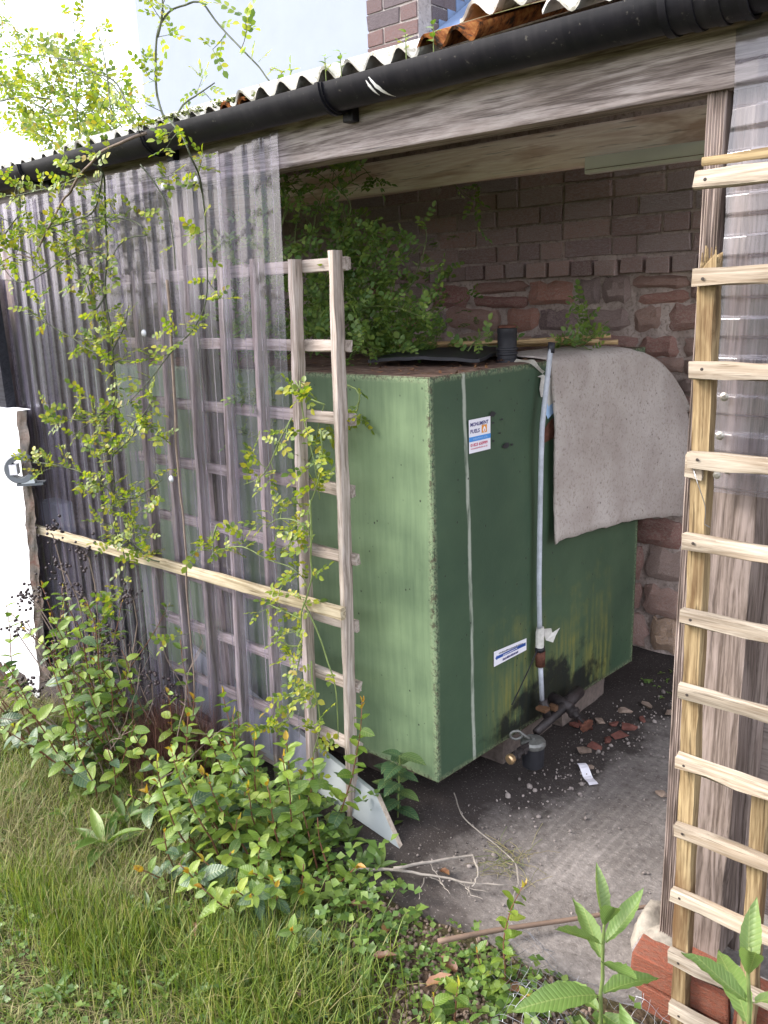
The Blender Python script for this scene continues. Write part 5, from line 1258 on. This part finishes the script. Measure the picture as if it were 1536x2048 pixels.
t1, _m = rose('climbing_rose', (-2.25, 1.62, 2.02), 'bright yellow-green rose arching up from the gutter against the white sky', ROOF_CANES, None,
    [20, 24, 20, 24, 18, 24, 29, 29, 29, 25, 29, 32, 31, 30, 22, 21], (.34, (.03, .09)), ROSE, 3, smin=1.1, smax=1.9, rad=.0036)
t2, _m2 = rose('climbing_rose', (-2.3, 1.46, -.04), 'long rose stems trailing down the clear sheets in a column of small leaves', HANG_CANES, None,
    [14, 26, 44, 2, 38, 38, 38, 42, 38, 38, 26, 36, 20, 12, 36, 36, 9, 38, 38, 34, 26, 26], (.42, (.03, .09)), ROSE, 4, smin=.95, smax=1.7, thick=(0, 3))
t3, _m3 = rose('climbing_rose', (-1.72, 1.5, -.04), 'young rose climbing the bare end of the square trellis with pale shoots', TRELLIS_CANES, None,
    [18, 30, 30, 8, 28, 36, 30, 30, 36, 32, 34, 30, 30, 30, 30, 30, 24], (.3, (.03, .07)), ROSE, 5, smin=1.1, smax=1.9, cane_mat='green_stem')
r5 = random.Random(51); ex = []
for i in range(360):                                            # dense tangle on the far end of the tank top
    x = r5.gauss(-2.35, .30); y = r5.uniform(2.05, 3.0); z = 1.39+abs(r5.gauss(0, .17))
    if x > -1.72-.25*(z-1.38) or z > 1.95: continue
    ex.append(basis((x, y, z), (r5.gauss(0, 1), r5.gauss(-.4, 1), r5.gauss(.1, .6)), (r5.gauss(0, .5), -.5, .8), r5.uniform(-.6, .6), r5.uniform(.8, 1.5)))
t4, _m4 = rose('climbing_rose', (-2.2, 2.2, 1.38), 'shaded dark green rose tangle inside the bay over the far end of the tank', INNER_CANES, None,
    [32, 38, 30, 42, 48, 42, 36, 48, 40, 46, 50, 45, 45, 42, 50, 46, 40, 34, 40, 45, 40, 40], (.5, (.05, .14)), LUSH, 6, smin=.75, smax=1.35, extra=ex, cane_mat='green_stem')

# hypericum clump ----------------------------------------------------------
HL = [leaf_mesh('leaf', 'hyper_leaf', .052, .032, 6, .14, .25, rnd=.75, tip=1.), leaf_mesh('leaf', 'hyper_leaf', .042, .028, 6, .10, .34, rnd=.7, tip=1.), leaf_mesh('leaf', 'hyper_leaf', .060, .034, 6, .18, .12, wav=.05, rnd=.75, tip=1.), leaf_mesh('leaf', 'hyper_leaf', .048, .030, 6, .05, .5, wav=.04, rnd=.7, tip=1.)]
HT = [leaf_mesh('leaf', 'hyper_tip', .028, .015, 4, .35, .05), leaf_mesh('leaf', 'hyper_tip', .022, .013, 4, .3, .0)]
HD = [leaf_mesh('leaf', 'dark_leaf', .078, .046, 6, .10, .35, rnd=.75), leaf_mesh('leaf', 'dark_leaf', .064, .040, 6, .08, .5, rnd=.75)]
def stemmed(root, label, cat, stems, seed, tipchance=.8, gap=(.028, .045), sc=1., stem_mat='red_stem', name='shrub', dark=0., parts=280):
    """stems carrying opposite pairs of leaves; leaves are parts, largest first"""
    r = random.Random(seed); t = thing(name, root, label, cat); Ls = []
    for (p, lean, H) in stems:
        p = Vector(p); d = (Vector((lean[0], lean[1], 1))).normalized(); q = [p]; n = max(4, int(H/.03))
        for j in range(n):
            d = (d+Vector((r.gauss(0, .07), r.gauss(0, .07), r.gauss(.02, .05)))).normalized(); q.append(q[-1]+d*H/n)
        b = MB(); b.tube(q, [.0028*sc*(1-.6*j/len(q)) for j in range(len(q))], 5); b.build('stem', stem_mat, t, True)
        s_ = .10*H; roll = r.uniform(0, 6)
        while s_ < H:
            k = s_/H*n; i = min(int(k), n-1); pos = q[i].lerp(q[i+1], k-i); dd = (q[i+1]-q[i]).normalized()
            roll += math.pi/2+r.uniform(-.3, .3); u = dd.orthogonal().normalized(); w_ = dd.cross(u)
            rel = s_/H
            for sgn in (0, math.pi):
                out = u*math.cos(roll+sgn)+w_*math.sin(roll+sgn)
                up = .15+.75*rel+r.gauss(0, .15)
                if rel > .93 and r.random() < tipchance:
                    Ls.append((r.choice(HT), basis(pos, out*.55+dd*.9, dd-out, r.uniform(-.2, .2), sc*r.uniform(.8, 1.2))))
                else:
                    me = r.choice(HD) if r.random() < dark*(1-rel) else r.choice(HL)
                    Ls.append((me, basis(pos, out+dd*up*.6, dd-out*.3, r.gauss(0, .3), sc*r.uniform(.62, 1.12)*(1-.35*rel*rel))))
            s_ += r.uniform(*gap)*sc*(1-.35*rel)
        for k in range(3):
            if r.random() < tipchance:
                a = r.uniform(0, 6); Ls.append((r.choice(HT), basis(q[-1], dd+(u*math.cos(a)+w_*math.sin(a))*.35, u, 0, sc*r.uniform(.6, .95))))
    Ls.sort(key=lambda e: -e[1].to_scale()[0]/(e[1].translation-CAMP).length)
    for me, m in Ls[:parts]: put('leaf', me, m, t)
    for me in HL+HT+HD:
        sub = [arr(m) for mm_, m in Ls[parts:] if mm_ is me]
        if sub:
            key = [k for k, v in M.items() if v.name == me.materials[0].name][0]
            bulk('foliage', [v.co[:] for v in me.vertices], [tuple(p.vertices) for p in me.polygons], sub, key, t)['kind'] = 'stuff'
    return t
rs = random.Random(8); st_ = []
for i in range(70):                                             # main mound in front of the trellis
    x = rs.uniform(-2.25, -1.37); y = rs.uniform(1.16, 1.56)
    if y < 1.22+.25*max(0, (-1.75-x)) : continue
    H = rs.uniform(.20, .46)*(1-.35*max(0, (-1.52+.0)-x-.25))
    if x > -1.56:
        H *= .55
        if y > 1.40: continue
    if y > 1.45: H *= 1.1
    st_.append(((x, y, gz(x, y)-.01), (rs.gauss(.05, .25), rs.gauss(-.2, .25)), H))
stemmed((-1.7, 1.4, -.05), 'mound of yellow-green shrub with orange young tips in front of the trellis end', 'shrub', st_, 9, dark=.2, tipchance=.25, sc=1.15)
st_ = []
for i in range(15):                                             # lower drooping front shoots
    x = rs.uniform(-1.85, -1.38); y = rs.uniform(1.12, 1.25)
    st_.append(((x, y, gz(x, y)-.01), (rs.gauss(0, .5), rs.gauss(-.5, .3)), rs.uniform(.12, .24)))
stemmed((-1.6, 1.18, -.05), 'low drooping shrub shoots with big dull green leaves over the grass', 'shrub', st_, 10, dark=.8, sc=1.1, tipchance=.5)
stemmed((-.885, 1.38, -.06), 'single thin red-stemmed sprig with lime leaves by the fallen cane', 'plant', [((-.885, 1.385, -.06), (.03, .02), .30), ((-.91, 1.37, -.06), (-.3, -.1), .13), ((-.86, 1.36, -.06), (.3, -.1), .10)], 12, tipchance=.5, sc=.85, name='seedling')
st_ = [((x, y, gz(x, y)), (rs.gauss(0, .4), rs.gauss(-.2, .4)), rs.uniform(.06, .13)) for x, y in [(rs.uniform(-1.0, -.78), rs.uniform(1.08, 1.24)) for _ in range(14)]]
stemmed((-.9, 1.15, -.06), 'low glossy lime-green plant with reddened leaves at the bottom by the wire mesh', 'plant', st_, 13, sc=.95, tipchance=.3, name='ground_plant')
# left shrub with dark berries
st_ = []
for i in range(52):
    x = rs.uniform(-3.05, -2.25); y = rs.uniform(1.18, 1.50)
    st_.append(((x, y, gz(x, y)-.02), (rs.gauss(-.1, .38), rs.gauss(-.15, .3)), rs.uniform(.30, .74)*(1 if x < -2.45 else .7)))
sh = stemmed((-2.65, 1.36, -.08), 'loose leafy shrub with dark dried berry clusters below the white wall', 'shrub', st_, 14, tipchance=.12, gap=(.045, .075), sc=1.15, dark=.3)
bm = bmesh.new(); bmesh.ops.create_icosphere(bm, subdivisions=1, radius=1); bv = [q.co[:] for q in bm.verts]; bf = [[q.index for q in f.verts] for f in bm.faces]; bm.free()
for k, (x, y, z) in enumerate(((-3.02, 1.36, .52), (-2.90, 1.30, .56), (-2.72, 1.34, .70), (-2.60, 1.38, .76), (-2.66, 1.36, .62), (-2.95, 1.25, .20), (-2.86, 1.22, .24), (-2.55, 1.40, .42), (-2.36, 1.42, .36), (-2.30, 1.44, .30), (-2.75, 1.30, .36), (-3.05, 1.3, .40), (-2.60, 1.36, .22), (-2.48, 1.45, .62), (-2.82, 1.38, .80))):
    mm = []
    for i in range(24):
        mm.append(arr(Matrix.Translation((x+rs.gauss(0, .028), y+rs.gauss(0, .025), z+rs.gauss(0, .025))) @ Matrix.Scale(rs.uniform(.0045, .0075), 4)))
    bulk('berry_cluster', bv, bf, mm, 'berry', sh)['kind'] = 'stuff'
    b = MB(); b.tube(catmull([(x, y, z), (x*.97-.06+rs.gauss(0, .03), y+.03, z-.12), (-2.62+rs.gauss(0, .1), 1.36, -.05)], .05), .0022, 4); b.build('stem', 'old_cane', sh)
b = MB()
for i in range(26):                                             # bare dry twigs in the shrub
    x, y = rs.uniform(-3.0, -2.15), rs.uniform(1.25, 1.52); q = [Vector((x, y, -.05))]; d = Vector((rs.gauss(-.1, .5), rs.gauss(-.1, .3), 1)).normalized()
    for j in range(10):
        d = (d+Vector((rs.gauss(0, .2), rs.gauss(0, .12), rs.gauss(0, .12)))).normalized(); q.append(q[-1]+d*.06)
        if rs.random() < .4: b.tube([q[-1], q[-1]+Vector((rs.gauss(0, .05), rs.gauss(0, .03), rs.gauss(.05, .03)))], [.0012, .0006], 4)
    b.tube(q, [.0026*(1-.07*j) for j in range(len(q))], 4)
b.build('dry_twigs', 'old_cane', sh)['kind'] = 'stuff'

# buddleja saplings --------------------------------------------------------
BL = []
for i, (L, W, fo, dr, wv_) in enumerate(((.135, .042, .22, .10, .03), (.115, .038, .30, .28, .05), (.10, .030, .40, .02, .02), (.13, .040, .12, .40, .06), (.12, .036, .26, -.06, .04), (.14, .044, .18, .22, .05))):
    me = leaf_mesh('leaf', 'bud_leaf', L, W, 14, fo, dr, tip=.95, base=.08, serr=.07, wav=wv_)
    for q in me.vertices:                                       # slight sideways sweep and twist, different on each leaf
        t = q.co.x/L; a = .35*t*math.sin(i*2.1); y, z = q.co.y, q.co.z+dr*L*t*t
        q.co.y = y*math.cos(a)-z*math.sin(a)+.10*L*t*t*math.sin(i*1.7+1); q.co.z = y*math.sin(a)+z*math.cos(a)-dr*L*t*t
    BL.append(me)
def sapling(base, H, label, seed, lean=(0, 0), woody=True):
    r = random.Random(seed); t = thing('sapling', base, label, 'sapling'); p = Vector(base); q = [p]
    for j in range(10): q.append(q[-1]+Vector((lean[0]+r.gauss(0, .004), lean[1]+r.gauss(0, .004), H/10)))
    b = MB(); b.tube(q, [.006*(1-.05*j) for j in range(11)], 8); b.build('stem', 'green_stem', t, True)
    if woody:
        b = MB()
        for k in range(7):
            a = k*.9; b.tube([q[0]+Vector((.010*math.cos(a), .010*math.sin(a), -.03)), q[1]+Vector((.011*math.cos(a+.4), .011*math.sin(a+.4), 0)), q[3]+Vector((.006*math.cos(a), .006*math.sin(a), 0))], [.006, .005, .002], 5)
        b.build('stump', 'old_cane', t, True)
    roll = r.uniform(0, 3)
    for i, rel in enumerate((.30, .45, .58, .72, .86, .97)):
        pos = q[min(10, int(rel*10))]; roll += math.pi/2+r.uniform(-.25, .25)
        for sg in (0, math.pi):
            out = Vector((math.cos(roll+sg), math.sin(roll+sg), 0)); up = (-.25, .0, .15, .35, .75, 1.6)[i]+r.gauss(0, .1)
            put('leaf', BL[2] if i == 5 else r.choice([BL[0], BL[1], BL[3], BL[4], BL[5]]), basis(pos, out+Vector((0, 0, up)), Vector((0, 0, 1))-out*up*.6, r.gauss(0, .2), r.uniform(1.12, 1.4)*(.8 if i == 0 else 1)), t)
    for k in range(5):
        a = k*1.3; put('leaf', BL[2], basis(q[2]+Vector((.01*math.cos(a), .01*math.sin(a), 0)), (math.cos(a), math.sin(a)-.3, .5), (0, 0, 1), 0, r.uniform(.4, .6)), t)
    return t
sapling((-.628, 1.345, -.07), .44, 'upright sapling with long pointed leaves growing through the wire mesh', 21)
sapling((-.318, 1.25, -.02), .54, 'sapling with long toothed leaves cut by the right edge before the trellis', 23)
sapling((-.47, 1.22, -.06), .16, 'small low sapling at the bottom between the two taller ones', 25, woody=False)

# weeds, straps, grass -----------------------------------------------------
WL = [leaf_mesh('leaf', 'weed', .085, .024, 6, .25, .35, tip=1.1), leaf_mesh('leaf', 'weed', .065, .022, 6, .3, .25, tip=1.0)]
labs = ['broad-leaved weed rosette low in the straw left of the shrub mound', 'broad-leaved weed rosette against the straw, upper one of a pair', 'small weed rosette in the grass beneath the drooping shoots', 'green weed at the foot of the bare trellis post', 'leafy weed beside the lower corner of the white board', 'grassy weed rosette at the bottom beside the long grass', 'small weed rosette among the straw at the left edge', 'weed rosette below the white wall in the dry straw', 'pale weed rosette in the lawn near the bottom', 'flat weed rosette at the bottom left of the lawn']
for k, (x, y, z) in enumerate(ROSETTES):
    r = random.Random(60+k); zz = gz(x, y); t = thing('weed', (x, y, zz), labs[k], 'weed'); s0 = (1.6, 1.3, .9, 1.1, 1., .8, .8, .8, .7, .8)[k]
    for i in range(11 if k < 5 else 8):
        a = i*2.4+r.gauss(0, .2); e = .25+.9*(i/11)
        put('leaf', r.choice(WL), basis((x, y, zz+.004*i), (math.cos(a), math.sin(a), e), (0, 0, 1), r.gauss(0, .2), s0*r.uniform(.75, 1.1)), t)
r = random.Random(77)
x, y = -1.52, 1.66; t = thing('weed', (-1.50, 1.70, .0), 'dark leafy shoot growing in the shade behind the bare trellis post', 'weed')
for k in range(2):
    q = [Vector((-1.50-.05*k, 1.72, 0))+Vector((.01*j*(1 if k else .6), -.004*j, .035*j)) for j in range(8-k)]
    b = MB(); b.tube(q, .003, 5); b.build('stem', 'green_stem', t)
    for j, p in enumerate(q[1:]):
        for sg in (0, math.pi):
            a = j*1.6+sg; put('leaf', HD[0], basis(p, (math.cos(a), math.sin(a), .25), (0, 0, 1), 0, r.uniform(.75, 1.05)), t)

def blades(name, n, fx, fy, H, Wd, mat, label, lean=.5, mask=None, seed=0, curl=.5, kind='stuff', parent=None):
    g = np.random.default_rng(seed); X = fx(g, n); Y = fy(g, n)
    if mask is not None:
        k = mask(X, Y, g); X, Y = X[k], Y[k]
    n = len(X); Z = np.array([gz(a, c) for a, c in zip(X, Y)])-.004
    h = g.uniform(*H, n)*g.uniform(.6, 1, n); w_ = g.uniform(*Wd, n); a = g.uniform(0, 2*np.pi, n); ln = np.abs(g.normal(lean*.7, lean*.5, n))
    dx, dy = np.cos(a), np.sin(a); px_, py_ = -dy, dx
    V = np.zeros((n, 7, 3)); ts = (0, .38, .72, 1.)
    for i, t in enumerate(ts):
        off = h*ln*t**(1+curl); zz = h*(t-.35*np.minimum(ln, 1.4)*t**2.2)
        ww = w_*(1, .85, .5, 0)[i]/2
        cx, cy = X+dx*off, Y+dy*off
        if i < 3:
            V[:, i*2] = np.c_[cx-px_*ww, cy-py_*ww, Z+zz]; V[:, i*2+1] = np.c_[cx+px_*ww, cy+py_*ww, Z+zz]
        else: V[:, 6] = np.c_[cx, cy, Z+zz]
    F = np.array([0, 1, 3, 2, 2, 3, 5, 4, 4, 5, 6]); lens = np.tile([4, 4, 3], n)
    FF = (F[None]+(np.arange(n)*7)[:, None]).ravel()
    me = bpy.data.meshes.new(name); me.vertices.add(n*7); me.vertices.foreach_set('co', V.reshape(-1).astype(np.float32))
    me.loops.add(len(FF)); me.loops.foreach_set('vertex_index', FF.astype(np.int32))
    me.polygons.add(len(lens)); me.polygons.foreach_set('loop_start', np.r_[0, np.cumsum(lens)[:-1]].astype(np.int32)); me.polygons.foreach_set('loop_total', lens.astype(np.int32))
    me.polygons.foreach_set('use_smooth', np.ones(len(lens), bool))
    me.materials.append(M[mat]); me.update(calc_edges=True)
    o = put(name, me, None, parent)
    if label: tag(o, label, 'grass', kind=kind)
    return o
U = lambda a, b_: (lambda g, n: g.uniform(a, b_, n))
def nz(X, Y, s, o=0.): return np.array([mnoise.noise(Vector((a*s+o, c*s, o))) for a, c in zip(X, Y)])
def edge_x(Y): return np.where(Y > 1.1, -1.42, -1.12)
green = lambda X, Y, g: (X < edge_x(Y)+.1*g.normal(size=len(X))) & (nz(X, Y, 4.)+g.normal(0, .18, len(X)) > -.10-.25*np.clip((-1.85-X), -.5, .9)+.55*np.clip((Y-1.0)*3, -.3, 1)) & (Y < 1.55)
blades('grass', 34000, U(-3.3, -1.0), U(.35, 1.5), (.018, .058), (.0022, .0056), 'grass', 'short green lawn grass in the left foreground', 1.0, green, 1)
blades('grass', 5200, lambda g, n: g.normal(-1.36, .17, n), lambda g, n: g.normal(1.03, .10, n), (.05, .16), (.0022, .0045), 'grass', 'long lush grass tuft at the bottom below the shrub', .7, None, 2)
blades('grass', 2600, lambda g, n: g.normal(-1.78, .10, n), lambda g, n: g.normal(.86, .07, n), (.06, .15), (.0022, .004), 'grass', 'fresh green grass tuft in the lawn under the drooping shoots', .5, None, 3)
blades('grass', 2400, lambda g, n: g.normal(-2.05, .13, n), lambda g, n: g.normal(.85, .06, n), (.05, .14), (.002, .004), 'grass', 'fresh green grass tuft near the left edge', .5, None, 4)
blades('dry_grass', 15000, U(-3.5, -1.8), U(.85, 1.5), (.05, .17), (.0012, .0026), 'straw', 'dry straw and dead grass below the leafy shrub at the left', 1.1, lambda X, Y, g: nz(X, Y, 3., 4)+g.normal(0, .25, len(X)) > -.25, 5)
blades('dry_grass', 9000, U(-2.4, -1.2), U(.4, 1.2), (.02, .08), (.0014, .0026), 'straw', 'scattered dead blades lying in the lawn', 1.6, None, 6)
blades('grass', 3500, U(-3.1, -1.9), U(.95, 1.45), (.04, .14), (.002, .0042), 'grass', 'loose green blades growing through the dry straw', .8, None, 9)
blades('strap_leaves', 130, lambda g, n: g.normal(-2.09, .05, n), lambda g, n: g.normal(1.335, .03, n), (.14, .22), (.005, .009), 'grass', 'clump of bright green strap leaves beside the brown tuft', .35, None, 7)
o = blades('dry_tuft', 5200, lambda g, n: g.normal(-2.30, .075, n), lambda g, n: g.normal(1.45, .05, n), (.12, .36), (.0016, .0032), 'brown_tuft', 'dense tuft of dead reddish brown sprigs below the clear sheets', .45, None, 8)
tag(o, None, 'dried plant')
# small-leaved ground weeds
cl = [(0, 0, 0), (.5, .42, .12), (1, 0, -.05), (.5, -.42, .12), (.5, 0, 0)]; cf = [(0, 4, 1), (1, 4, 2), (0, 3, 4), (3, 2, 4)]
def weeds(n, cx, cy, sx, sy, size, hmax, mat, label, seed, name='ground_weeds', mask=None):
    r = random.Random(seed); mm = []
    while len(mm) < n:
        x, y = r.gauss(cx, sx), r.gauss(cy, sy)
        if mask and not mask(x, y): n -= 1; continue
        z = gz(x, y)+r.random()**1.5*hmax; a = r.uniform(0, 6.3); k = r.choice((2, 3, 4))
        for i in range(k):
            aa = a+i*2*math.pi/k
            mm.append(arr(basis((x, y, z), (math.cos(aa), math.sin(aa), r.uniform(-.1, .6)), (0, 0, 1), r.gauss(0, .3), r.uniform(*size))))
    tag(bulk(name, cl, cf, mm, mat), label, 'weeds', kind='stuff')
offslab = lambda x, y: y < slab_front(x)+.01
weeds(520, -1.42, 1.34, .16, .10, (.016, .034), .10, 'weed', 'ivy-like weeds filling the gap between shrub mound and concrete', 31, mask=offslab)
weeds(650, -1.18, 1.28, .13, .11, (.009, .020), .05, 'weed', 'tiny-leaved weeds creeping over the soil by the concrete edge', 32, mask=offslab)
weeds(700, -1.9, .66, .25, .10, (.010, .022), .03, 'weed', 'patch of small clover-like weeds in the bottom left corner', 33)
weeds(700, -1.75, 1.48, .20, .07, (.020, .040), .16, 'weed', 'ivy leaves at the foot of the trellis behind the shrub mound', 34)
weeds(1100, -1.75, .92, .30, .16, (.009, .022), .035, 'weed', 'small clover-like leaves scattered through the lawn', 40)
weeds(420, -.93, 1.38, .07, .07, (.010, .024), .06, 'weed', 'small weeds around the end of the fallen cane', 35, mask=offslab)
weeds(500, -1.25, 1.02, .16, .09, (.009, .018), .04, 'weed', 'small creeping weeds between the grass and bare soil at the bottom', 36)
weeds(260, -.75, 1.33, .10, .08, (.014, .030), .08, 'weed', 'weeds poking through the crumpled wire mesh', 37, mask=offslab)
weeds(160, -1.15, 3.12, .10, .10, (.010, .022), .05, 'weed', 'few weeds in the dark corner at the foot of the rear wall', 38)
# soil stones, dead leaves
r = random.Random(41); mm = []
pv = [q for q in bv]
for i in range(2600):
    x, y = r.uniform(-1.35, -.45), r.uniform(.95, 1.5)
    if y > slab_front(x): continue
    mm.append(arr(Matrix.Translation((x, y, gz(x, y)+r.uniform(-.002, .004))) @ Euler((r.uniform(0, 3), r.uniform(0, 3), r.uniform(0, 3))).to_matrix().to_4x4() @ Matrix.Diagonal((r.uniform(.003, .011), r.uniform(.003, .009), r.uniform(.002, .006), 1))))
tag(bulk('pebbles', bv, bf, mm, 'debris', smooth=False), 'pebbly crumbs of soil in the bare bed in front of the concrete', 'pebbles', kind='stuff')
mm = []
for i in range(1500):
    x, y = r.uniform(-1.36, -.6), r.uniform(1.55, 3.2)
    dens = math.exp(-((x+1.22-.1*(y-1.8))/.10)**2)+.7*math.exp(-((x+1.2)/.12)**2-((y-2.55)/.25)**2)+.08
    if r.random() > dens: continue
    s_ = r.uniform(.0015, .005)*(2.2 if r.random() < .10 else 1)
    mm.append(arr(Matrix.Translation((x, y, .003)) @ Euler((r.uniform(0, 3), r.uniform(0, 3), r.uniform(0, 3))).to_matrix().to_4x4() @ Matrix.Diagonal((s_*r.uniform(.7, 1.5), s_, s_*.7, 1))))
tag(bulk('grit', bv, bf, mm, 'grit', smooth=False), 'loose grit and crumbs swept along the foot of the tank on the concrete', 'grit', kind='stuff')
DL = [leaf_mesh('dead_leaf', 'brown_leaf', .06, .030, 5, .35, -.2, wav=.1), leaf_mesh('dead_leaf', 'brown_leaf', .045, .026, 5, -.2, .3, wav=.15)]
DLAB = ['large brown dead leaf upright among the weeds at the edge of the grass', 'brown dead leaf under the weeds at the corner of the concrete', 'crumpled brown dead leaf on the concrete beneath the fallen branch', 'brown dead leaf nearest the sprig by the cane', 'brown dead leaf among tiny weeds below the end of the cane', 'brown dead leaf under the fringe of weeds below the branch', 'orange-brown dead leaf beside the wire mesh', 'brown dead leaf deep in the shade under the shrub mound', 'brown dead leaf in the long grass at the bottom', 'small dead leaf on the soil just below the cane tip', 'brown dead leaf on bare soil left of the low glossy plant', 'dead leaf in the long grass left of the bare soil', 'dead leaf lying in the open lawn', 'dead leaf against the concrete block behind the filter bowl']
for k, (x, y, z) in enumerate(LEAFLITTER):
    on = y > slab_front(x); zz = .010 if on else gz(x, y)+.022; a = r.uniform(0, 6)
    tag(put('dead_leaf', DL[k % 2], basis((x, y, zz), (math.cos(a), math.sin(a), .12), (r.gauss(0, .3), r.gauss(0, .3), 1), 0, r.uniform(.75, 1.2))),
        DLAB[k], 'dead leaf', 'brown dead leaves on the ground')
# rubble beside the tank
rub = ['large orange-red brick shard in the rubble', 'flat red tile fragment nearest the far end of the tank', 'small red brick chip at the front of the rubble heap', 'dark red lump left of the rubble heap', 'dusty red chip at the back of the rubble heap', 'orange chip lying apart at the back of the rubble', 'red brick fragment in the middle of the rubble', 'brown stone nearest the filter bowl', 'dark crumb between the red brick pieces', 'brown chip against the concrete block', 'flat dark stone near the ridged post at the rear', 'flat dark stone on the concrete near the post foot', 'small grey stone in front of the rubble', 'reddish crumb beside the valve handwheel', 'pale dusty stone at the back by the dark corner', 'grey stone on top of the rubble heap']
for k, (x, y, z) in enumerate(RUBBLE):
    bm = bmesh.new(); s_ = (.030, .026, .02, .022, .02, .016, .024, .026, .02, .02, .02, .018, .013, .015, .022, .024)[k]
    rr_ = random.Random(900+k)
    for i in range(16): bm.verts.new((rr_.uniform(-1, 1)*s_*1.3, rr_.uniform(-1, 1)*s_*.85, rr_.uniform(-.8, .8)*s_*.55))
    h_ = bmesh.ops.convex_hull(bm, input=bm.verts[:]); bmesh.ops.delete(bm, geom=[q for q in bm.verts if not q.link_faces], context='VERTS')
    b = MB(); b.addbm(bm); me = b.mesh('rubble_piece', 'debris' if k in (7, 8, 10, 11, 12, 14, 15) else 'rubble_red')
    tag(put('rubble_piece', me, Matrix.Translation((x, y, s_*.4)) @ Matrix.Rotation(k*1.1, 4, 'Z')), rub[k], 'rubble')
b = MB(); q = [Vector((-1.185+.012*i, 2.33-.012*i, .008+.006*math.sin(i))) for i in range(9)]; v = []
for i, p in enumerate(q): v += [p+Vector((.010, .012, 0)), p-Vector((.010, .012, -.003*math.cos(i)))]
b.add(v, [(2*i, 2*i+1, 2*i+3, 2*i+2) for i in range(8)]); tag(b.build('plastic_scrap', 'white_print'), 'torn white strip of plastic lying on the concrete by the rubble', 'scrap')
# fallen branch, cane, dry vine
br = thing('fallen_branch', (-1.35, 1.5, 0), 'bare forked grey branch fallen across the front of the concrete', 'branch')
for i, c in enumerate(BRANCH):
    q = [Vector(p)+Vector((r.gauss(0, .002), r.gauss(0, .002), 0)) for p_, n_ in zip(c, c[1:]) for p in [Vector(p_).lerp(Vector(n_), e_/4) for e_ in range(4)]]+[Vector(c[-1])]; b = MB(); k = len(q); b.tube([p+Vector((0, 0, .003)) for j, p in enumerate(q)], [(.0052 if i < 2 else .0019)*(1-.6*j/k) for j in range(k)], 6); b.build('twig', 'twig', br, True)
q = catmull(CANE, .03); b = MB(); b.tube([p+Vector((0, 0, .004)) for p in q], [(.0072*(1-.35*j/len(q))) for j in range(len(q))], 8)
M['old_bamboo'] = m_plain('old_bamboo', (.14, .095, .07), .8, .25, var=.3, sc=20)
tag(b.build('bamboo_cane', 'old_bamboo', None, True), 'single old bamboo cane lying on the ground behind the wire mesh', 'cane')
vn = thing('dry_vine', (-1.2, 1.75, 0), 'thin dry vine with wispy straw trailing over the concrete', 'vine')
q = catmull(VINE, .02); b = MB(); b.tube([p+Vector((mnoise.noise(p*20)*.01, 0, .004)) for p in q], .0022, 5); b.build('stem', 'twig', vn)
b = MB()
for i in range(70):
    p = Vector((-1.10+r.gauss(0, .035), 1.745+r.gauss(0, .04), .006)); d = Vector((r.gauss(0, 1), r.gauss(0, 1), r.gauss(.15, .2))).normalized()*r.uniform(.03, .10)
    b.tube([p, p+d*.5+Vector((0, 0, .008)), p+d], .0007, 3)
b.build('wisps', 'straw', vn)['kind'] = 'stuff'
# crumpled wire mesh
wm = MB()
def wp(u, w_):
    p = Vector((-.93, 1.36, -.035)).lerp(Vector((-.52, 1.36, -.03)), u)+Vector((.02, .21, .04))*w_
    z = gz(p.x, min(p.y, 1.5))+.02+.05*math.sin(u*5.0+1)*math.sin(w_*3.0+.4)+.035*mnoise.noise(Vector((u*5, w_*4, 1)))+.05*max(0, .25-u)*4*(w_)
    return Vector((p.x+.02*mnoise.noise(Vector((u*6, w_*6, 4))), p.y+.02*mnoise.noise(Vector((u*6, w_*6, 8)))-.16*(1-w_)*.0, z))
nu, nw = 21, 12
for i in range(nu+1): wm.tube([wp(i/nu, j/24*1.0) for j in range(25)], .0005, 3, cap=False)
for j in range(nw+1): wm.tube([wp(i/40, j/nw) for i in range(41)], .0005, 3, cap=False)
wp2 = lambda u, w_: wp(u*.8+.15, w_*.7)*1+Vector((.03, -.10+.02*u, .02+.03*math.sin(u*7)))
for i in range(18): wm.tube([wp2(i/17, j/20) for j in range(21)], .0005, 3, cap=False)
for j in range(9): wm.tube([wp2(i/36, j/8) for i in range(37)], .0005, 3, cap=False)
tag(wm.build('wire_mesh', 'wire'), 'crumpled square galvanised wire mesh lying round the foot of the sapling', 'wire mesh')
# seedlings along the roof edge
for k, (x, z) in enumerate(((-1.50, .05), (-1.45, .045), (-1.255, .05), (-1.18, .04))):
    t = thing('roof_weed', (x, 1.56, ZE+.02), ('tiny weed sprouting at the roof edge left of the scuffed gutter', 'tiny two-leaved weed at the roof edge above the gutter scuffs', 'tiny weed below the rust-orange roof sheet', 'tiny leafy weed in front of the rust-orange roof sheet')[k], 'weed')
    b = MB(); b.tube([(x, 1.56, ZE+.0), (x+.004, 1.555, ZE+.05)], .0012, 4); b.build('stem', 'green_stem', t)
    for i in range(5):
        a = i*2.2+k; put('leaf', ROSE[i % 4] if k in (0, 2) and i < 2 else HL[1], basis((x+.003, 1.556, ZE+.02+.008*i), (math.cos(a), math.sin(a)-.2, .6), (0, -.4, 1), 0, .75 if k in (0, 2) and i < 2 else .45), t)
